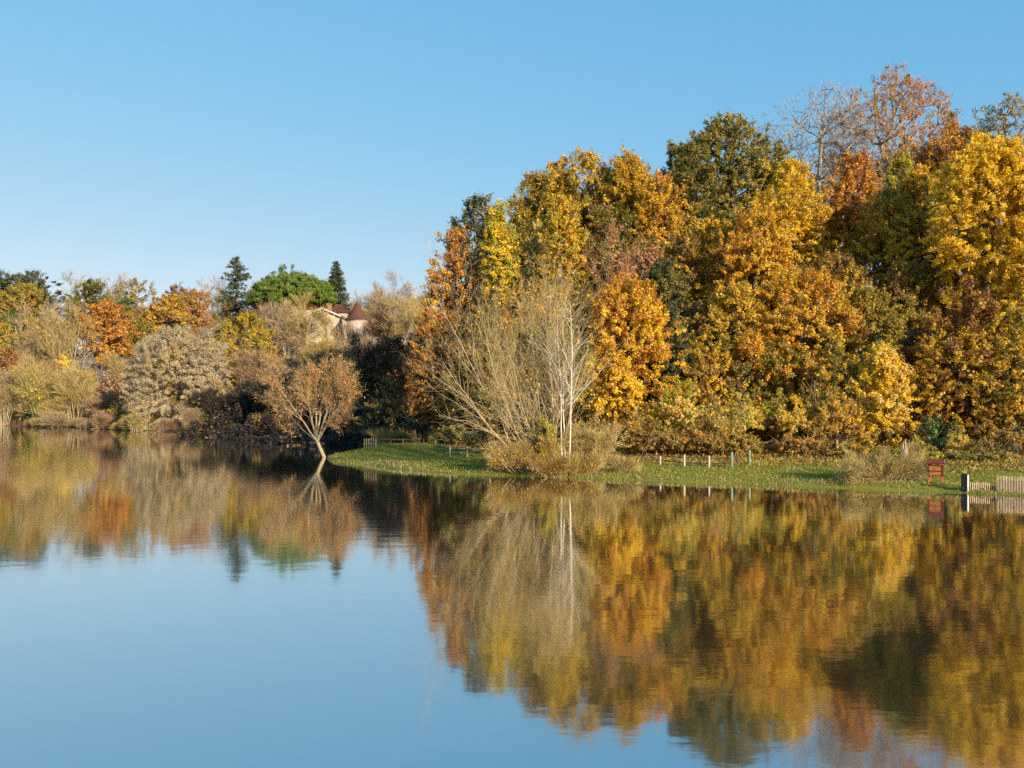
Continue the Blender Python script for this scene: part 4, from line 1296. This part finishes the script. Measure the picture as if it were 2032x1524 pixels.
hp_ = [o for o in S.objects if o.get('group') == GH and o.name.split('.')[0] == 'bare_tree']
LH = 'bare brown tree packed among others on the far hillside'
bpy.context.view_layer.update()
for i in range(86):
    r_, c_ = divmod(i, 22)
    px = -25 + 870 * (c_ + .5 * (r_ % 2) + rg.uniform(-.3, .3)) / 21.5
    Y = (246, 228, 204, 178)[r_] + rg.uniform(-7, 7)
    x = (px - CX) / F * Y
    if 588 < px < 738 and 150 < Y < 226:
        continue
    if float(lake_sd(np.array([x]), np.array([Y]))[0]) < 8:
        continue
    p = hp_[int(rg.integers(len(hp_)))]
    hh = max(max(max(v[2] for v in k.bound_box) for k in p.children), 3)
    top = {0: 582, 1: 600, 2: 640, 3: 690}[r_] + rg.uniform(-12, 22)
    g = gz(x, Y)
    h = max(5.0, CAMZ - (top - HY) / F * Y - g)
    s = h / hh
    copy_tree(p, (x, Y, g - .2), rg.uniform(0, 6.28), (max(s, .8), max(s, .8), s), LH, 'bare trees packed on the far hillside')

bp_ = [o for o in S.objects if o.get('group') == 'bushes of the far waterside' and o.name.startswith('bush')]
LB = 'low bare bush among others along the far waterline'
n_ = 0
for a, b in zip(LAKE[20:34], LAKE[21:35]):
    L = float(np.linalg.norm(b - a))
    for t in np.arange(1.2, L, 3.4):
        if rg.random() < .35:
            continue
        q = a + (b - a) * (t / L) + np.array([b[1] - a[1], a[0] - b[0]]) / L * -rg.uniform(-.3, 1.6)
        if abs(q[0] / q[1] * F) > 1100 or 300 < -q[0] / q[1] * F < 620:
            continue
        p = bp_[int(rg.integers(1, len(bp_)))]
        hh = max(max(v[2] for v in k.bound_box) for k in p.children)
        s = rg.uniform(1.2, 4.0) / hh
        copy_tree(p, (q[0], q[1], gz(q[0], q[1]) - .1), rg.uniform(0, 6.28), (s * 1.2, s * 1.2, s), LB, 'low bushes along the far waterline')

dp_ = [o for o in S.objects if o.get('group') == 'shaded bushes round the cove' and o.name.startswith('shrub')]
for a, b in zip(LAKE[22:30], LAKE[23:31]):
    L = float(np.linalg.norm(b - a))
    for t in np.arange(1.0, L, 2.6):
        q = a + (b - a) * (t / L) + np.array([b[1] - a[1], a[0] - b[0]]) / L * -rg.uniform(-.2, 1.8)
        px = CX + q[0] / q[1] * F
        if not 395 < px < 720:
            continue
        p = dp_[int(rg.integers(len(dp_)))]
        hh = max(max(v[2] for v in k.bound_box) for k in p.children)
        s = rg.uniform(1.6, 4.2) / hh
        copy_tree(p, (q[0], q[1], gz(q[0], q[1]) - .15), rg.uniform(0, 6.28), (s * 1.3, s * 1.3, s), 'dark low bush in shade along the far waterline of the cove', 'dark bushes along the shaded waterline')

# ------------------------------------------------------------------ ground cover
def scatter(n, x0, x1, y0, y1, ok):
    X = rg.uniform(x0, x1, n)
    Y = rg.uniform(y0, y1, n)
    s = lake_sd(X, Y)
    k = ok(X, Y, s)
    return X[k], Y[k], s[k]


GRASS = [(.15, .145, .018), (.27, .27, .032), (.40, .37, .06)]
PAL['grass'] = GRASS
PAL['straw'] = [(.24, .16, .06), (.42, .30, .12), (.55, .42, .20)]
X, Y, s = scatter(150000, -16, 27, 36, 78, lambda X, Y, s: (s > -.25) & (s < 8.5) & (rg.random(len(s)) < np.clip(1.15 - s / 8.5, .12, 1)))
P = np.stack([X, Y, ground(X, Y)], 1)
D = nrm(np.stack([rg.normal(size=len(X)) * .4, rg.normal(size=len(X)) * .4, np.ones(len(X))], 1))
straw = (wob(X * 1.7, Y * 1.7) * .7 + rg.normal(size=len(X)) * .35 + np.clip((1.0 - s), 0, 1) * 1.1) > .92
for nm, kk, L in (('grass', ~straw, .15), ('dry_grass', straw, .24)):
    V, Qd, tt = slivers(rg, P[kk], D[kk], L, .030, 1, .35)
    o = np_mesh(nm, V, Qd, leaf_mat('grass' if nm == 'grass' else 'straw'), None, tt)
    tag(o, 'short green grass on the bank and point' if nm == 'grass' else 'straw-coloured dry grass along the water edge', 'grass', kind='stuff')
X, Y, s = scatter(90000, -22, 48, 46, 104, lambda X, Y, s: (s > 1.5) & (s < 40) & (rg.random(len(s)) < np.clip((s - 1) / 8, .04, 1) * np.clip(.6 + wob(X * 1.3, Y * 1.3), .15, 1)))
P = np.stack([X, Y, ground(X, Y) + .05], 1)
V, Qd = quads(P, nrm(rg.normal(size=P.shape) * .5 + np.array([0, 0, 1.0])), rg.normal(size=P.shape), rg.uniform(.09, .18, len(X)), rg.uniform(.06, .12, len(X)))
tag(np_mesh('fallen_leaves', V, Qd, leaf_mat('brown'), None, rg.random(len(X))), 'fallen brown leaves lying under the trees of the wood', 'leaves', kind='stuff')
X, Y, s = scatter(16000, -150, 2, 84, 250, lambda X, Y, s: s > 1.5)
P = np.stack([X, Y, ground(X, Y)], 1)
D = nrm(np.stack([rg.normal(size=len(X)) * .5, rg.normal(size=len(X)) * .5, np.ones(len(X))], 1))
V, Qd, tt = slivers(rg, P, D, 1.3, .045, 6, .7)
tag(np_mesh('undergrowth', V, Qd, leaf_mat('brown'), None, tt), 'brown bramble undergrowth covering the far slope', 'undergrowth', kind='stuff')
X, Y, s = scatter(70000, -16, 36, 44, 70, lambda X, Y, s: (s > 5.6 + 2.0 * wob(X * 1.5, Y)) & (s < 13) & (X > -2))
P = np.stack([X, Y, ground(X, Y)], 1)
D = nrm(np.stack([rg.normal(size=len(X)) * .7, rg.normal(size=len(X)) * .7, np.ones(len(X))], 1))
k = wob(X * 2.1, Y * 2.3) + rg.normal(size=len(X)) * .5
for nm, pal, sel, lab in (('dry_weeds', 'brown', k > 0, 'brown dry weeds between the grass and the shrubs'), ('rank_weeds', 'olive', k <= 0, 'rank olive weeds between the grass and the shrubs')):
    V, Qd, tt = slivers(rg, P[sel], D[sel], .26, .06, 1, .8)
    tag(np_mesh(nm, V, Qd, leaf_mat(pal), None, tt), lab, 'weeds', kind='stuff')
